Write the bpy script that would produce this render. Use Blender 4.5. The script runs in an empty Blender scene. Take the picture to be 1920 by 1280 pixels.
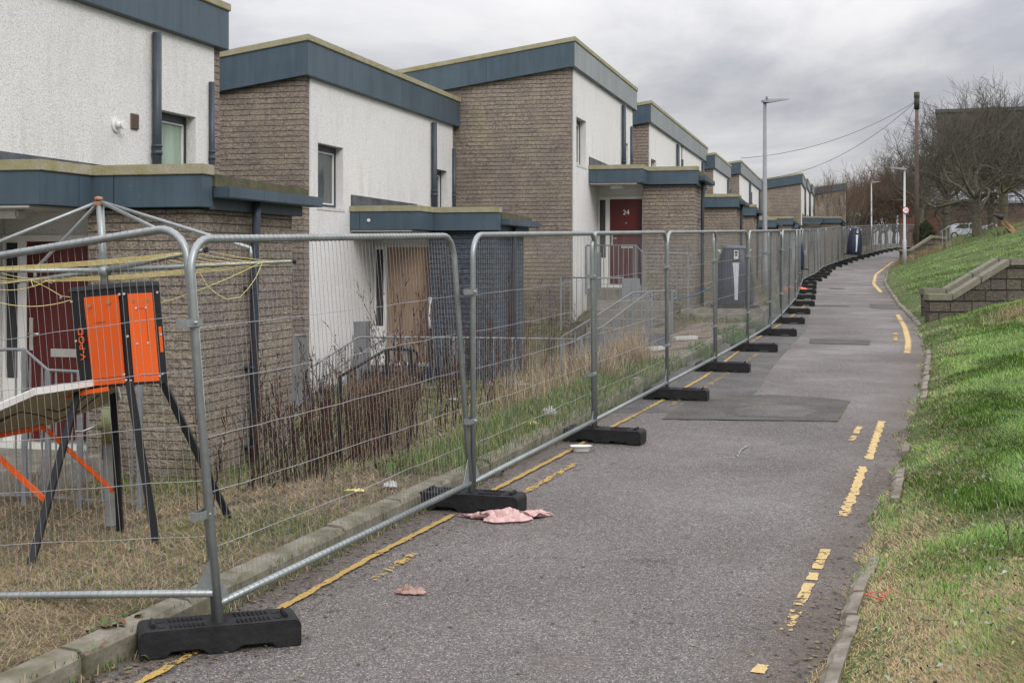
import bpy, bmesh, math, random
import numpy as np
from mathutils import Vector, Matrix
R = math.radians
random.seed(7); rng = np.random.default_rng(11)
S = bpy.context.scene
C = S.collection

# ------------------------------------------------------------ camera, sky, sun, exposure
cd = bpy.data.cameras.new('camera'); cam = bpy.data.objects.new('camera', cd); C.objects.link(cam)
cam.location = (0, 0, 2.1); cam.rotation_euler = (R(90), 0, 0)
FP = 2500.0                       # focal length in pixels of the 1920 px wide photograph
cd.sensor_width = 36; cd.lens = FP/1920*36; cd.shift_y = -155/1920
cd.clip_start = 0.1; cd.clip_end = 3000
S.camera = cam
S.view_settings.view_transform = 'Standard'; S.view_settings.look = 'None'
S.view_settings.exposure = 0.12; S.view_settings.gamma = 1.0
W = bpy.data.worlds.new('World'); S.world = W; W.use_nodes = True
wn = W.node_tree.nodes; wl = W.node_tree.links; wn.clear()
def N(nt, typ, **kw):
    n = nt.nodes.new(typ)
    for k, v in kw.items():
        if k.startswith('i_'):
            n.inputs[int(k[2:])].default_value = v
        else: setattr(n, k, v)
    return n
SUN_EL, SUN_AZ = R(38), R(150)
nt = W.node_tree
out = N(nt, 'ShaderNodeOutputWorld'); bg = N(nt, 'ShaderNodeBackground'); bg.inputs[1].default_value = 0.1
sky = N(nt, 'ShaderNodeTexSky'); sky.sky_type = 'NISHITA'; sky.sun_disc = False
sky.sun_elevation = SUN_EL; sky.sun_rotation = SUN_AZ
tc = N(nt, 'ShaderNodeTexCoord'); sep = N(nt, 'ShaderNodeSeparateXYZ'); wl.new(tc.outputs['Generated'], sep.inputs[0])
# clouds: project the view direction on a cloud deck
dz = N(nt, 'ShaderNodeMath', operation='ADD', i_1=0.16); wl.new(sep.outputs[2], dz.inputs[0])
mx = N(nt, 'ShaderNodeMath', operation='MAXIMUM', i_1=0.06); wl.new(dz.outputs[0], mx.inputs[0])
dv = N(nt, 'ShaderNodeVectorMath', operation='DIVIDE'); wl.new(tc.outputs['Generated'], dv.inputs[0])
cmb = N(nt, 'ShaderNodeCombineXYZ'); [wl.new(mx.outputs[0], cmb.inputs[i]) for i in range(3)]
wl.new(cmb.outputs[0], dv.inputs[1])
mp = N(nt, 'ShaderNodeMapping'); mp.inputs['Scale'].default_value = (1.0, 0.75, 1.0); mp.inputs['Location'].default_value = (3.1, 1.7, 0.0)
wl.new(dv.outputs[0], mp.inputs[0])
n1 = N(nt, 'ShaderNodeTexNoise'); n1.inputs['Scale'].default_value = 0.9; n1.inputs['Detail'].default_value = 7; n1.inputs['Roughness'].default_value = .56
n1.inputs['Distortion'].default_value = .3
wl.new(mp.outputs[0], n1.inputs['Vector'])
rp = N(nt, 'ShaderNodeValToRGB'); rp.color_ramp.elements[0].position = .38; rp.color_ramp.elements[0].color = (4.0, 4.05, 4.5, 1)
rp.color_ramp.elements[1].position = .63; rp.color_ramp.elements[1].color = (7.0, 6.9, 6.95, 1)
rp.color_ramp.interpolation = 'EASE'
wl.new(n1.outputs[0], rp.inputs[0])
# an overcast sky grows brighter towards the zenith
el = N(nt, 'ShaderNodeMapRange'); el.inputs[1].default_value = .12; el.inputs[2].default_value = .75; el.inputs[3].default_value = 1.0; el.inputs[4].default_value = 4.0
wl.new(sep.outputs[2], el.inputs[0])
ml = N(nt, 'ShaderNodeVectorMath', operation='SCALE'); wl.new(rp.outputs[0], ml.inputs[0]); wl.new(el.outputs[0], ml.inputs['Scale'])
mixs = N(nt, 'ShaderNodeMix', data_type='RGBA'); mixs.inputs[0].default_value = .94
wl.new(sky.outputs[0], mixs.inputs[6]); wl.new(ml.outputs[0], mixs.inputs[7])
wl.new(mixs.outputs[2], bg.inputs[0]); wl.new(bg.outputs[0], out.inputs[0])
sd = bpy.data.lights.new('sun', 'SUN'); sd.energy = 1.5; sd.angle = R(25); sd.color = (1, .95, .88)
so = bpy.data.objects.new('sun', sd); C.objects.link(so)
sdir = Vector((math.cos(SUN_EL)*math.sin(SUN_AZ), math.cos(SUN_EL)*math.cos(SUN_AZ), math.sin(SUN_EL)))
so.rotation_euler = (-sdir).to_track_quat('-Z', 'Y').to_euler()
so.location = (10, -20, 30)

# ------------------------------------------------------------ tagging helpers
def tag(o, label=None, cat=None, group=None, kind=None):
    if label: o['label'] = label
    if cat: o['category'] = cat
    if group: o['group'] = group
    if kind: o['kind'] = kind
    return o
def empty(name, loc=(0, 0, 0), rz=0, **kw):
    o = bpy.data.objects.new(name, None); C.objects.link(o); o.empty_display_size = .2
    o.location = loc; o.rotation_euler = (0, 0, rz); tag(o, **kw); return o
def copy_tree(o, parent=None):
    c = o.copy(); C.objects.link(c)
    if parent is not None: c.parent = parent
    for ch in [x for x in o.children]: copy_tree(ch, c)
    return c

class MB:
    def __init__(s): s.v = []; s.f = []; s.sm = []
    def add(s, vs, fs, smooth=False):
        b = len(s.v); s.v += [tuple(p) for p in vs]
        s.f += [tuple(b+i for i in f) for f in fs]; s.sm += [smooth]*len(fs); return s
    def box(s, x0, x1, y0, y1, z0, z1):
        if x0 > x1: x0, x1 = x1, x0
        if y0 > y1: y0, y1 = y1, y0
        if z0 > z1: z0, z1 = z1, z0
        vs = [(x, y, z) for z in (z0, z1) for y in (y0, y1) for x in (x0, x1)]
        return s.add(vs, [(0, 2, 3, 1), (4, 5, 7, 6), (0, 1, 5, 4), (2, 6, 7, 3), (0, 4, 6, 2), (1, 3, 7, 5)])
    def prism(s, poly, a0, a1, axis='z'):
        """extrude a polygon; axis z: poly is (x,y); axis x: poly is (y,z); axis y: poly is (x,z)"""
        n = len(poly)
        def pt(p, a): return {'z': (p[0], p[1], a), 'x': (a, p[0], p[1]), 'y': (p[0], a, p[1])}[axis]
        vs = [pt(p, a0) for p in poly]+[pt(p, a1) for p in poly]
        fs = [tuple(range(n))[::-1], tuple(range(n, 2*n))]+[(i, (i+1) % n, n+(i+1) % n, n+i) for i in range(n)]
        return s.add(vs, fs)
    def tube(s, pts, r, n=8, caps=True, smooth=True):
        pts = [Vector(p) for p in pts]; m = len(pts)
        rs = r if isinstance(r, (list, tuple)) else [r]*m
        t0 = (pts[1]-pts[0]).normalized(); up = Vector((0, 0, 1)) if abs(t0.z) < .9 else Vector((1, 0, 0))
        nx = t0.cross(up).normalized(); vs = []
        for i, p in enumerate(pts):
            t = (pts[min(i+1, m-1)]-pts[max(i-1, 0)]).normalized()
            nx = (nx-t*nx.dot(t)); nx = nx.normalized() if nx.length > 1e-6 else t.orthogonal().normalized()
            ny = t.cross(nx)
            for k in range(n):
                a = 2*math.pi*k/n; vs.append(p+(nx*math.cos(a)+ny*math.sin(a))*rs[i])
        fs = [(i*n+k, i*n+(k+1) % n, (i+1)*n+(k+1) % n, (i+1)*n+k) for i in range(m-1) for k in range(n)]
        s.add(vs, fs, smooth)
        if caps: b = len(s.v)-len(vs); s.f += [tuple(b+k for k in range(n))[::-1], tuple(b+(m-1)*n+k for k in range(n))]; s.sm += [False]*2
        return s
    def beam(s, p0, p1, w, h=None, up=(0, 0, 1)):
        h = h or w; p0, p1 = Vector(p0), Vector(p1); t = (p1-p0).normalized(); u = Vector(up)
        x = t.cross(u); x = x.normalized() if x.length > 1e-4 else Vector((1, 0, 0)); y = x.cross(t)
        vs = [p+x*a*w/2+y*b*h/2 for p in (p0, p1) for a, b in ((-1, -1), (1, -1), (1, 1), (-1, 1))]
        return s.add(vs, [(3, 2, 1, 0), (4, 5, 6, 7)]+[(i, (i+1) % 4, 4+(i+1) % 4, 4+i) for i in range(4)])
    def sphere(s, c, r, n=10, sz=1):
        vs = []; fs = []
        for i in range(n+1):
            th = math.pi*i/n
            for k in range(n): vs.append((c[0]+r*math.sin(th)*math.cos(2*math.pi*k/n), c[1]+r*math.sin(th)*math.sin(2*math.pi*k/n), c[2]+r*sz*math.cos(th)))
        for i in range(n):
            for k in range(n): fs.append((i*n+k, (i+1)*n+k, (i+1)*n+(k+1) % n, i*n+(k+1) % n))
        return s.add(vs, fs, True)
    def build(s, name, mat, parent=None, bevel=0, loc=None, **kw):
        me = bpy.data.meshes.new(name); me.from_pydata(s.v, [], s.f)
        me.polygons.foreach_set('use_smooth', s.sm)
        bm = bmesh.new(); bm.from_mesh(me)
        bmesh.ops.recalc_face_normals(bm, faces=bm.faces)
        if bevel: bmesh.ops.bevel(bm, geom=[e for e in bm.edges if len(e.link_faces) == 2 and e.calc_face_angle(0) > .5], offset=bevel, segments=2, affect='EDGES')
        bm.to_mesh(me); bm.free()
        me.materials.append(mat); o = bpy.data.objects.new(name, me); C.objects.link(o)
        if parent is not None: o.parent = parent
        if loc: o.location = loc
        tag(o, **kw); return o
def np_mesh(name, verts, faces, mat, col=None, **kw):
    """faces: array (n,k) of one size or list of such arrays"""
    me = bpy.data.meshes.new(name)
    fl = faces if isinstance(faces, list) else [faces]
    me.vertices.add(len(verts)); me.vertices.foreach_set('co', np.asarray(verts, dtype=np.float32).ravel())
    idx = np.concatenate([f.ravel() for f in fl]).astype(np.int32)
    tot = np.concatenate([np.full(len(f), f.shape[1]) for f in fl]).astype(np.int32)
    st = np.concatenate([[0], np.cumsum(tot)[:-1]]).astype(np.int32)
    me.loops.add(len(idx)); me.loops.foreach_set('vertex_index', idx)
    me.polygons.add(len(tot)); me.polygons.foreach_set('loop_start', st); me.polygons.foreach_set('loop_total', tot)
    me.update(calc_edges=True)
    if col is not None:
        a = me.color_attributes.new('Col', 'FLOAT_COLOR', 'POINT')
        c4 = np.ones((len(verts), 4), dtype=np.float32); c4[:, :3] = col; a.data.foreach_set('color', c4.ravel())
    me.materials.append(mat); o = bpy.data.objects.new(name, me); C.objects.link(o); tag(o, **kw); return o

# ------------------------------------------------------------ materials
def newmat(name):
    m = bpy.data.materials.new(name); m.use_nodes = True; t = m.node_tree
    b = t.nodes['Principled BSDF']; b.inputs['Specular IOR Level'].default_value = .28; return m, t, b
def ramp(t, src, stops, interp='LINEAR'):
    r = t.nodes.new('ShaderNodeValToRGB'); cr = r.color_ramp; cr.interpolation = interp
    while len(cr.elements) < len(stops): cr.elements.new(.5)
    for e, (p, c) in zip(cr.elements, stops):
        e.position = p; e.color = tuple(c)+(1,) if len(c) == 3 else c
    t.links.new(src, r.inputs[0]); return r.outputs[0]
def noise(t, scale, detail=4, rough=.55, vec=None, dist=0, out=0):
    n = t.nodes.new('ShaderNodeTexNoise'); n.inputs['Scale'].default_value = scale; n.inputs['Detail'].default_value = detail
    n.inputs['Roughness'].default_value = rough; n.inputs['Distortion'].default_value = dist
    if vec is not None: t.links.new(vec, n.inputs['Vector'])
    return n.outputs[out]
def objco(t, scale=None):
    c = t.nodes.new('ShaderNodeTexCoord').outputs['Object']
    if scale:
        m = t.nodes.new('ShaderNodeMapping'); m.inputs['Scale'].default_value = scale; t.links.new(c, m.inputs[0]); return m.outputs[0]
    return c
def mixc(t, fac, a, b, mode='MIX'):
    m = t.nodes.new('ShaderNodeMix'); m.data_type = 'RGBA'; m.blend_type = mode
    for i, x in ((0, fac), (6, a), (7, b)):
        if isinstance(x, (int, float)): m.inputs[i].default_value = x
        elif isinstance(x, tuple): m.inputs[i].default_value = x+(1,) if len(x) == 3 else x
        else: t.links.new(x, m.inputs[i])
    return m.outputs[2]
def math_(t, op, a, b=0, c=0):
    m = t.nodes.new('ShaderNodeMath'); m.operation = op
    for i, x in enumerate((a, b, c)):
        if isinstance(x, (int, float)): m.inputs[i].default_value = x
        else: t.links.new(x, m.inputs[i])
    return m.outputs[0]
def bump(t, b, h, dist, strength=1.0, prev=None):
    n = t.nodes.new('ShaderNodeBump'); n.inputs['Distance'].default_value = dist; n.inputs['Strength'].default_value = strength
    t.links.new(h, n.inputs['Height'])
    if prev is not None: t.links.new(prev, n.inputs['Normal'])
    t.links.new(n.outputs[0], b.inputs['Normal']); return n.outputs[0]
def plain(name, col, rough=.5, metal=0, var=.12, vs=6, bmp=0, bs=60):
    m, t, b = newmat(name); co = objco(t); n = noise(t, vs, 5, .6, co)
    a = tuple(c*(1-var) for c in col); d = tuple(min(1, c*(1+var)) for c in col)
    t.links.new(ramp(t, n, [(.3, a), (.7, d)]), b.inputs['Base Color'])
    b.inputs['Roughness'].default_value = rough; b.inputs['Metallic'].default_value = metal
    if bmp: bump(t, b, noise(t, bs, 3, .6, co), bmp)
    return m
M = {}
def roughcast():
    m, t, b = newmat('roughcast'); co = objco(t)
    fine = noise(t, 75, 3, .7, co); big = noise(t, .9, 5, .6, co)
    base = ramp(t, fine, [(.31, (.33, .325, .31)), (.45, (.64, .635, .62)), (.7, (.77, .765, .755))])
    st = objco(t, (2.6, 2.6, .35)); str_ = noise(t, 2.2, 5, .62, st)
    g = ramp(t, math_(t, 'MULTIPLY', str_, big), [(.26, (0, 0, 0)), (.42, (.42, .42, .42))])
    c = mixc(t, g, base, (.46, .45, .41))
    # green algae towards the foot of the wall
    s = t.nodes.new('ShaderNodeSeparateXYZ'); t.links.new(co, s.inputs[0])
    lo = t.nodes.new('ShaderNodeMapRange'); lo.inputs[1].default_value = .5; lo.inputs[2].default_value = -.7; t.links.new(s.outputs[2], lo.inputs[0])
    f = math_(t, 'MULTIPLY', lo.outputs[0], noise(t, 5, 4, .6, co))
    c = mixc(t, f, c, (.30, .31, .20))
    t.links.new(c, b.inputs['Base Color']); b.inputs['Roughness'].default_value = .95
    bump(t, b, fine, .012, .8)
    return m
M['roughcast'] = roughcast()
def blocks(name, cols, mortar, bw=.45, bh=.0855, ms=.005, lift=0.008, moss=True, vert=.55):
    """split-faced blocks in long thin courses: dark uneven bed joints, faint upright joints"""
    m, t, b = newmat(name); co = objco(t)
    s = t.nodes.new('ShaderNodeSeparateXYZ'); t.links.new(co, s.inputs[0])
    xy = math_(t, 'ADD', s.outputs[0], s.outputs[1])
    wob = noise(t, 12, 4, .65, co); wl_ = noise(t, 2.2, 3, .6, co)
    z2 = math_(t, 'ADD', s.outputs[2], math_(t, 'MULTIPLY', math_(t, 'SUBTRACT', wob, .5), bh*.16))
    cb = t.nodes.new('ShaderNodeCombineXYZ'); t.links.new(math_(t, 'ADD', xy, math_(t, 'MULTIPLY', math_(t, 'SUBTRACT', wob, .5), .02)), cb.inputs[0]); t.links.new(z2, cb.inputs[1])
    br = t.nodes.new('ShaderNodeTexBrick'); t.links.new(cb.outputs[0], br.inputs['Vector']); br.offset = .37; br.offset_frequency = 2; br.squash = .72; br.squash_frequency = 3
    br.inputs['Scale'].default_value = 1; br.inputs['Brick Width'].default_value = bw; br.inputs['Row Height'].default_value = bh
    br.inputs['Mortar Size'].default_value = ms; br.inputs['Mortar Smooth'].default_value = .5; br.inputs['Bias'].default_value = -.05
    mid = tuple((x+y)/2*vert+z*(1-vert) for x, y, z in zip(cols[0], cols[1], mortar))
    br.inputs['Color1'].default_value = cols[0]+(1,); br.inputs['Color2'].default_value = cols[1]+(1,); br.inputs['Mortar'].default_value = mid+(1,)
    fr = math_(t, 'FRACT', math_(t, 'ADD', math_(t, 'DIVIDE', z2, bh), 100.0))
    dj = math_(t, 'MINIMUM', fr, math_(t, 'SUBTRACT', 1.0, fr))            # 0 on a bed joint
    wid = math_(t, 'ADD', .008, math_(t, 'MULTIPLY', wl_, .10))
    jm = t.nodes.new('ShaderNodeMapRange'); t.links.new(math_(t, 'DIVIDE', dj, wid), jm.inputs[0]); jm.inputs[1].default_value = .5; jm.inputs[2].default_value = 1.25; jm.inputs[3].default_value = 1; jm.inputs[4].default_value = 0
    fine = noise(t, 45, 4, .75, co); med = noise(t, 15, 4, .65, objco(t, (1, 1, 1.7)), .8); big = noise(t, .9, 5, .62, co); hue = noise(t, 1.7, 4, .6, co)
    c = mixc(t, .85, br.outputs[0], ramp(t, fine, [(.32, (.30, .30, .30)), (.5, (.78, .77, .76)), (.70, (1.15, 1.12, 1.08))]), 'MULTIPLY')
    c = mixc(t, .85, c, ramp(t, med, [(.34, (.50, .49, .48)), (.5, (.95, .95, .95)), (.68, (1.3, 1.27, 1.22))]), 'MULTIPLY')
    c = mixc(t, .8, c, ramp(t, big, [(.34, (.72, .71, .74)), (.66, (1.14, 1.12, 1.06))]), 'MULTIPLY')
    c = mixc(t, .5, c, ramp(t, hue, [(.38, (.92, .86, .94)), (.6, (1.06, 1.02, .88))]), 'MULTIPLY')
    c = mixc(t, jm.outputs[0], c, mortar)
    if moss:
        lo = t.nodes.new('ShaderNodeMapRange'); lo.inputs[1].default_value = .7; lo.inputs[2].default_value = -.5; t.links.new(s.outputs[2], lo.inputs[0])
        f = math_(t, 'MULTIPLY', lo.outputs[0], ramp(t, noise(t, 3.5, 4, .6, co), [(.42, (0, 0, 0)), (.62, (.75, .75, .75))]))
        c = mixc(t, f, c, (.11, .11, .055))
    t.links.new(c, b.inputs['Base Color']); b.inputs['Roughness'].default_value = .95
    h = math_(t, 'ADD', math_(t, 'ADD', math_(t, 'MULTIPLY', br.outputs['Fac'], -.5), math_(t, 'MULTIPLY', jm.outputs[0], -1.6)), math_(t, 'ADD', math_(t, 'MULTIPLY', fine, .7), math_(t, 'MULTIPLY', med, 1.6)))
    bump(t, b, h, lift*2.4, 1.0)
    return m
M['brick'] = blocks('split_block', ((.385, .345, .298), (.315, .28, .243)), (.105, .09, .078))
M['navy_brick'] = blocks('navy_painted_block', ((.115, .145, .185), (.09, .118, .15)), (.045, .055, .08), moss=False)
M['stone'] = blocks('rough_stone_block', ((.19, .175, .145), (.115, .105, .085)), (.035, .035, .028), bw=.46, bh=.235, ms=.014, lift=.012, moss=False, vert=.2)
def fascia_mat(name, col, rough, metal=.0):
    m, t, b = newmat(name); co = objco(t); s = t.nodes.new('ShaderNodeSeparateXYZ'); t.links.new(co, s.inputs[0])
    xy = math_(t, 'ADD', s.outputs[0], s.outputs[1]); fr = math_(t, 'FRACT', math_(t, 'DIVIDE', math_(t, 'ADD', xy, 50.3), 2.6))
    line = math_(t, 'LESS_THAN', fr, .0035)
    st = noise(t, 3, 5, .6, objco(t, (3, 3, .25))); big = noise(t, 1.3, 4, .6, co)
    c = ramp(t, math_(t, 'ADD', math_(t, 'MULTIPLY', st, .5), math_(t, 'MULTIPLY', big, .5)), [(.35, tuple(x*.82 for x in col)), (.65, tuple(x*1.22 for x in col))])
    spots = ramp(t, noise(t, 22, 2, .5, co), [(.72, (0, 0, 0)), (.76, (.6, .6, .6))])
    c = mixc(t, spots, c, (.13, .15, .15))
    c = mixc(t, line, c, (.012, .014, .016)); t.links.new(c, b.inputs['Base Color'])
    t.links.new(ramp(t, big, [(.3, (rough,)*3), (.7, (rough+.16,)*3)]), b.inputs['Roughness']); b.inputs['Metallic'].default_value = metal
    return m
M['fascia'] = fascia_mat('slate_blue_fascia', (.058, .085, .108), .36)
M['coping'] = None
M['fascia_pale'] = fascia_mat('sky_reflection_fascia', (.225, .245, .25), .45)  # lighter copy of the fascia: sky reflection put into the colour
def mossy(name, a, b_, g, gs=.5):
    m, t, b = newmat(name); co = objco(t); n = noise(t, 5, 5, .65, co); n2 = noise(t, 40, 3, .6, co)
    c = ramp(t, n2, [(.3, a), (.7, b_)]); f = ramp(t, n, [(.38, (0, 0, 0)), (.66, (gs,)*3)])
    c = mixc(t, f, c, g); t.links.new(c, b.inputs['Base Color']); b.inputs['Roughness'].default_value = .9
    bump(t, b, n2, .006); return m
M['coping'] = mossy('weathered_coping', (.27, .25, .185), (.37, .345, .26), (.24, .225, .10), .9)
M['moss'] = mossy('mossy_board', (.075, .068, .042), (.13, .118, .07), (.055, .06, .028), .9)
M['concrete'] = mossy('old_concrete', (.19, .18, .155), (.33, .31, .275), (.13, .125, .075), .8)
M['kerb_pale'] = mossy('pale_kerb_concrete', (.17, .15, .12), (.30, .27, .225), (.09, .075, .05), .9)
M['kerbstone'] = mossy('kerb_concrete', (.15, .138, .108), (.25, .23, .185), (.085, .082, .045), .95)
M['capstone'] = mossy('lichened_capstone', (.11, .10, .085), (.27, .255, .215), (.15, .145, .09), .9)
M['lead'] = plain('lead_flashing', (.10, .11, .125), .5, .3, .4, 4)
M['roof'] = plain('roof_felt', (.09, .09, .08), .9)
M['pipe'] = plain('slate_plastic_pipe', (.045, .056, .072), .42, 0, .25, 3)
M['frame_dark'] = plain('anthracite_frame', (.028, .032, .04), .35)
M['pvc'] = plain('white_upvc', (.66, .66, .64), .4, 0, .06, 3)
M['sill'] = plain('concrete_sill', (.50, .49, .46), .8, 0, .15, 8)
M['soffit'] = plain('cream_soffit', (.50, .49, .45), .7, 0, .08, 2)
def glass(name, c, rough=.08, grad=None):
    m, t, b = newmat(name); co = objco(t); n = noise(t, 2.2, 3, .5, objco(t, (1.5, 1.5, .6)))
    t.links.new(ramp(t, n, [(.35, c), (.65, tuple(x*1.7 for x in c))]), b.inputs['Base Color'])
    b.inputs['Roughness'].default_value = rough; b.inputs['IOR'].default_value = 1.5
    b.inputs['Specular IOR Level'].default_value = .7
    return m
M['glass'] = glass('window_glass', (.05, .058, .058)); M['glass_green'] = glass('filmed_green_glass', (.17, .225, .18), .25)
M['glass_black'] = glass('black_glass', (.018, .019, .02), .12)
M['red'] = plain('dark_red_door', (.080, .013, .012), .38, 0, .12, 2)
M['steel'] = plain('brushed_steel', (.55, .55, .53), .35, .8, .1, 8)
def galv(name, a, b_, metal=.55, rough=.42):
    m, t, b = newmat(name); co = objco(t); n = noise(t, 26, 4, .6, co); n2 = noise(t, 3, 4, .6, co)
    c = mixc(t, .5, ramp(t, n, [(.3, a), (.7, b_)]), ramp(t, n2, [(.3, a), (.7, b_)]))
    t.links.new(c, b.inputs['Base Color']); b.inputs['Metallic'].default_value = metal; b.inputs['Roughness'].default_value = rough
    return m
M['galv'] = galv('galvanised_tube', (.21, .235, .235), (.34, .365, .36))
M['wire'] = galv('galvanised_wire', (.16, .165, .165), (.27, .27, .27), .3, .6)
M['wire_bright'] = galv('bright_cross_wire', (.30, .31, .31), (.44, .44, .44), .5, .45)
M['rail'] = galv('galvanised_railing', (.16, .17, .18), (.26, .27, .28), .35, .55)
M['black_rail'] = plain('black_painted_rail', (.018, .02, .022), .45)
M['rubber'] = plain('black_recycled_rubber', (.013, .013, .014), .7, 0, .45, 9, .006, 22)
M['orange'] = plain('orange_powder_coat', (.66, .10, .014), .38, 0, .05, 2)
M['black'] = plain('black_powder_coat', (.014, .015, .017), .4)
M['bolt'] = plain('bright_bolt', (.75, .74, .70), .3, .7)
M['brass'] = plain('brass_lock', (.45, .33, .14), .35, .8)
M['timber_grey'] = plain('weathered_post', (.26, .26, .25), .8, 0, .2, 8)
M['mossgreen'] = mossy('mossy_plastic', (.30, .31, .16), (.42, .43, .27), (.16, .18, .05), .8)
M['yellow_cord'] = plain('yellow_washing_line', (.62, .52, .20), .55, 0, .1)
M['blue_cord'] = plain('blue_rope', (.05, .25, .50), .6)
M['navy'] = plain('navy_plastic', (.018, .026, .048), .36, 0, .15, 3)
M['bin_grey'] = plain('pale_grey_plastic', (.50, .53, .58), .45, 0, .08, 3)
M['bin_white'] = plain('white_plastic_ear', (.7, .7, .7), .4)
M['lampgrey'] = plain('grey_lamp_column', (.20, .205, .215), .5, .1, .12, 3)
M['lamppale'] = plain('pale_lamp_column', (.40, .42, .42), .5, .1, .1, 3)
M['bark'] = plain('tree_bark', (.105, .095, .065), .9, 0, .4, 5, .02, 18)
M['twig'] = plain('bare_twig', (.088, .078, .060), .9, 0, .35, 1.5)
M['twig_red'] = plain('reddish_twig', (.115, .078, .055), .9, 0, .3, 1.5)
M['polewood'] = plain('creosoted_pole', (.105, .078, .064), .85, 0, .25, 3)
M['cable'] = plain('black_cable', (.03, .03, .03), .6)
M['carsilver'] = plain('silver_car_paint', (.50, .53, .57), .25, .5, .04)
M['cardark'] = plain('dark_trim', (.02, .02, .025), .4)
M['lamp_lens'] = plain('lamp_lens', (.6, .6, .58), .3)
M['fence_red'] = plain('red_stained_fence', (.12, .05, .032), .8, 0, .2)
M['tower'] = plain('dark_brown_cladding', (.085, .075, .065), .85, 0, .1, .4)
M['farbrick'] = blocks('far_brown_brick', ((.20, .14, .12), (.15, .11, .095)), (.12, .10, .09), bw=.9, bh=.3, moss=False)
M['metalroof'] = plain('grey_metal_roof', (.20, .21, .23), .8, 0, .06, .5)
M['tub'] = plain('translucent_tub', (.60, .61, .58), .25, 0, .05)
M['litter_white'] = plain('crumpled_white_litter', (.42, .42, .42), .6, 0, .15, 20)
M['litter_yellow'] = plain('yellow_crisp_packet', (.62, .52, .16), .4, 0, .3, 20)
M['orange_bag'] = plain('orange_plastic_sheet', (.75, .16, .07), .5, 0, .15, 6)
def ply():
    m, t, b = newmat('plywood'); n = noise(t, 6, 5, .6, objco(t, (6, 6, .5)), 1.0); n2 = noise(t, 1.2, 3, .5, objco(t))
    c = ramp(t, n, [(.3, (.23, .155, .105)), (.7, (.35, .25, .175))]); c = mixc(t, .5, c, ramp(t, n2, [(.3, (.6, .6, .6)), (.7, (1.1, 1.1, 1.1))]), 'MULTIPLY')
    t.links.new(c, b.inputs['Base Color']); b.inputs['Roughness'].default_value = .75; return m
M['ply'] = ply()
def panel_under():
    m, t, b = newmat('panel_underside'); n = noise(t, 3, 4, .6, objco(t, (1, 8, 1)))
    t.links.new(ramp(t, n, [(.3, (.36, .33, .23)), (.7, (.48, .45, .34))]), b.inputs['Base Color']); b.inputs['Roughness'].default_value = .6; return m
M['under'] = panel_under()
def pinkcloth():
    m, t, b = newmat('pink_checked_cloth'); co = objco(t)
    v = t.nodes.new('ShaderNodeTexChecker'); v.inputs['Scale'].default_value = 26; t.links.new(co, v.inputs['Vector'])
    v.inputs['Color1'].default_value = (.46, .25, .235, 1); v.inputs['Color2'].default_value = (.54, .38, .36, 1)
    t.links.new(mixc(t, .35, v.outputs[0], (.55, .39, .37)), b.inputs['Base Color']); b.inputs['Roughness'].default_value = .7; return m
M['pink'] = pinkcloth()
M['glove'] = plain('dirty_brown_glove', (.30, .20, .165), .85, 0, .3, 20)
def blade_mat(name, rough=.6, trans=.25):
    m, t, b = newmat(name); a = t.nodes.new('ShaderNodeAttribute'); a.attribute_name = 'Col'
    t.links.new(a.outputs['Color'], b.inputs['Base Color']); b.inputs['Roughness'].default_value = rough
    b.inputs['Specular IOR Level'].default_value = .3
    return m
M['blade'] = blade_mat('grass_blades'); M['weed'] = blade_mat('dead_weed_stems', .85)
def worldco(t):
    return t.nodes.new('ShaderNodeNewGeometry').outputs['Position']
def ground_mat(name, a, b_, c_, soil, s1=1.2, s2=30):
    m, t, b = newmat(name); co = worldco(t)
    n1_ = noise(t, s1, 5, .62, co); n2_ = noise(t, s2, 4, .7, co); n3 = noise(t, s1*4, 4, .6, co)
    c = ramp(t, n1_, [(.36, a), (.52, b_), (.66, c_)])
    c = mixc(t, ramp(t, n3, [(.45, (0, 0, 0)), (.62, (.7, .7, .7))]), c, soil)
    c = mixc(t, .7, c, ramp(t, n2_, [(.3, (.45, .45, .45)), (.7, (1.3, 1.3, 1.3))]), 'MULTIPLY')
    t.links.new(c, b.inputs['Base Color']); b.inputs['Roughness'].default_value = .95
    bump(t, b, n2_, .03); return m
M['garden'] = ground_mat('straw_and_soil', (.055, .06, .025), (.16, .12, .07), (.10, .08, .045), (.045, .035, .025))
M['turf'] = ground_mat('turf', (.06, .10, .02), (.075, .12, .026), (.10, .12, .04), (.075, .065, .035), .9)
M['farland'] = ground_mat('far_ground', (.05, .065, .03), (.075, .08, .04), (.06, .07, .035), (.06, .06, .04), .05, 3)
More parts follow.
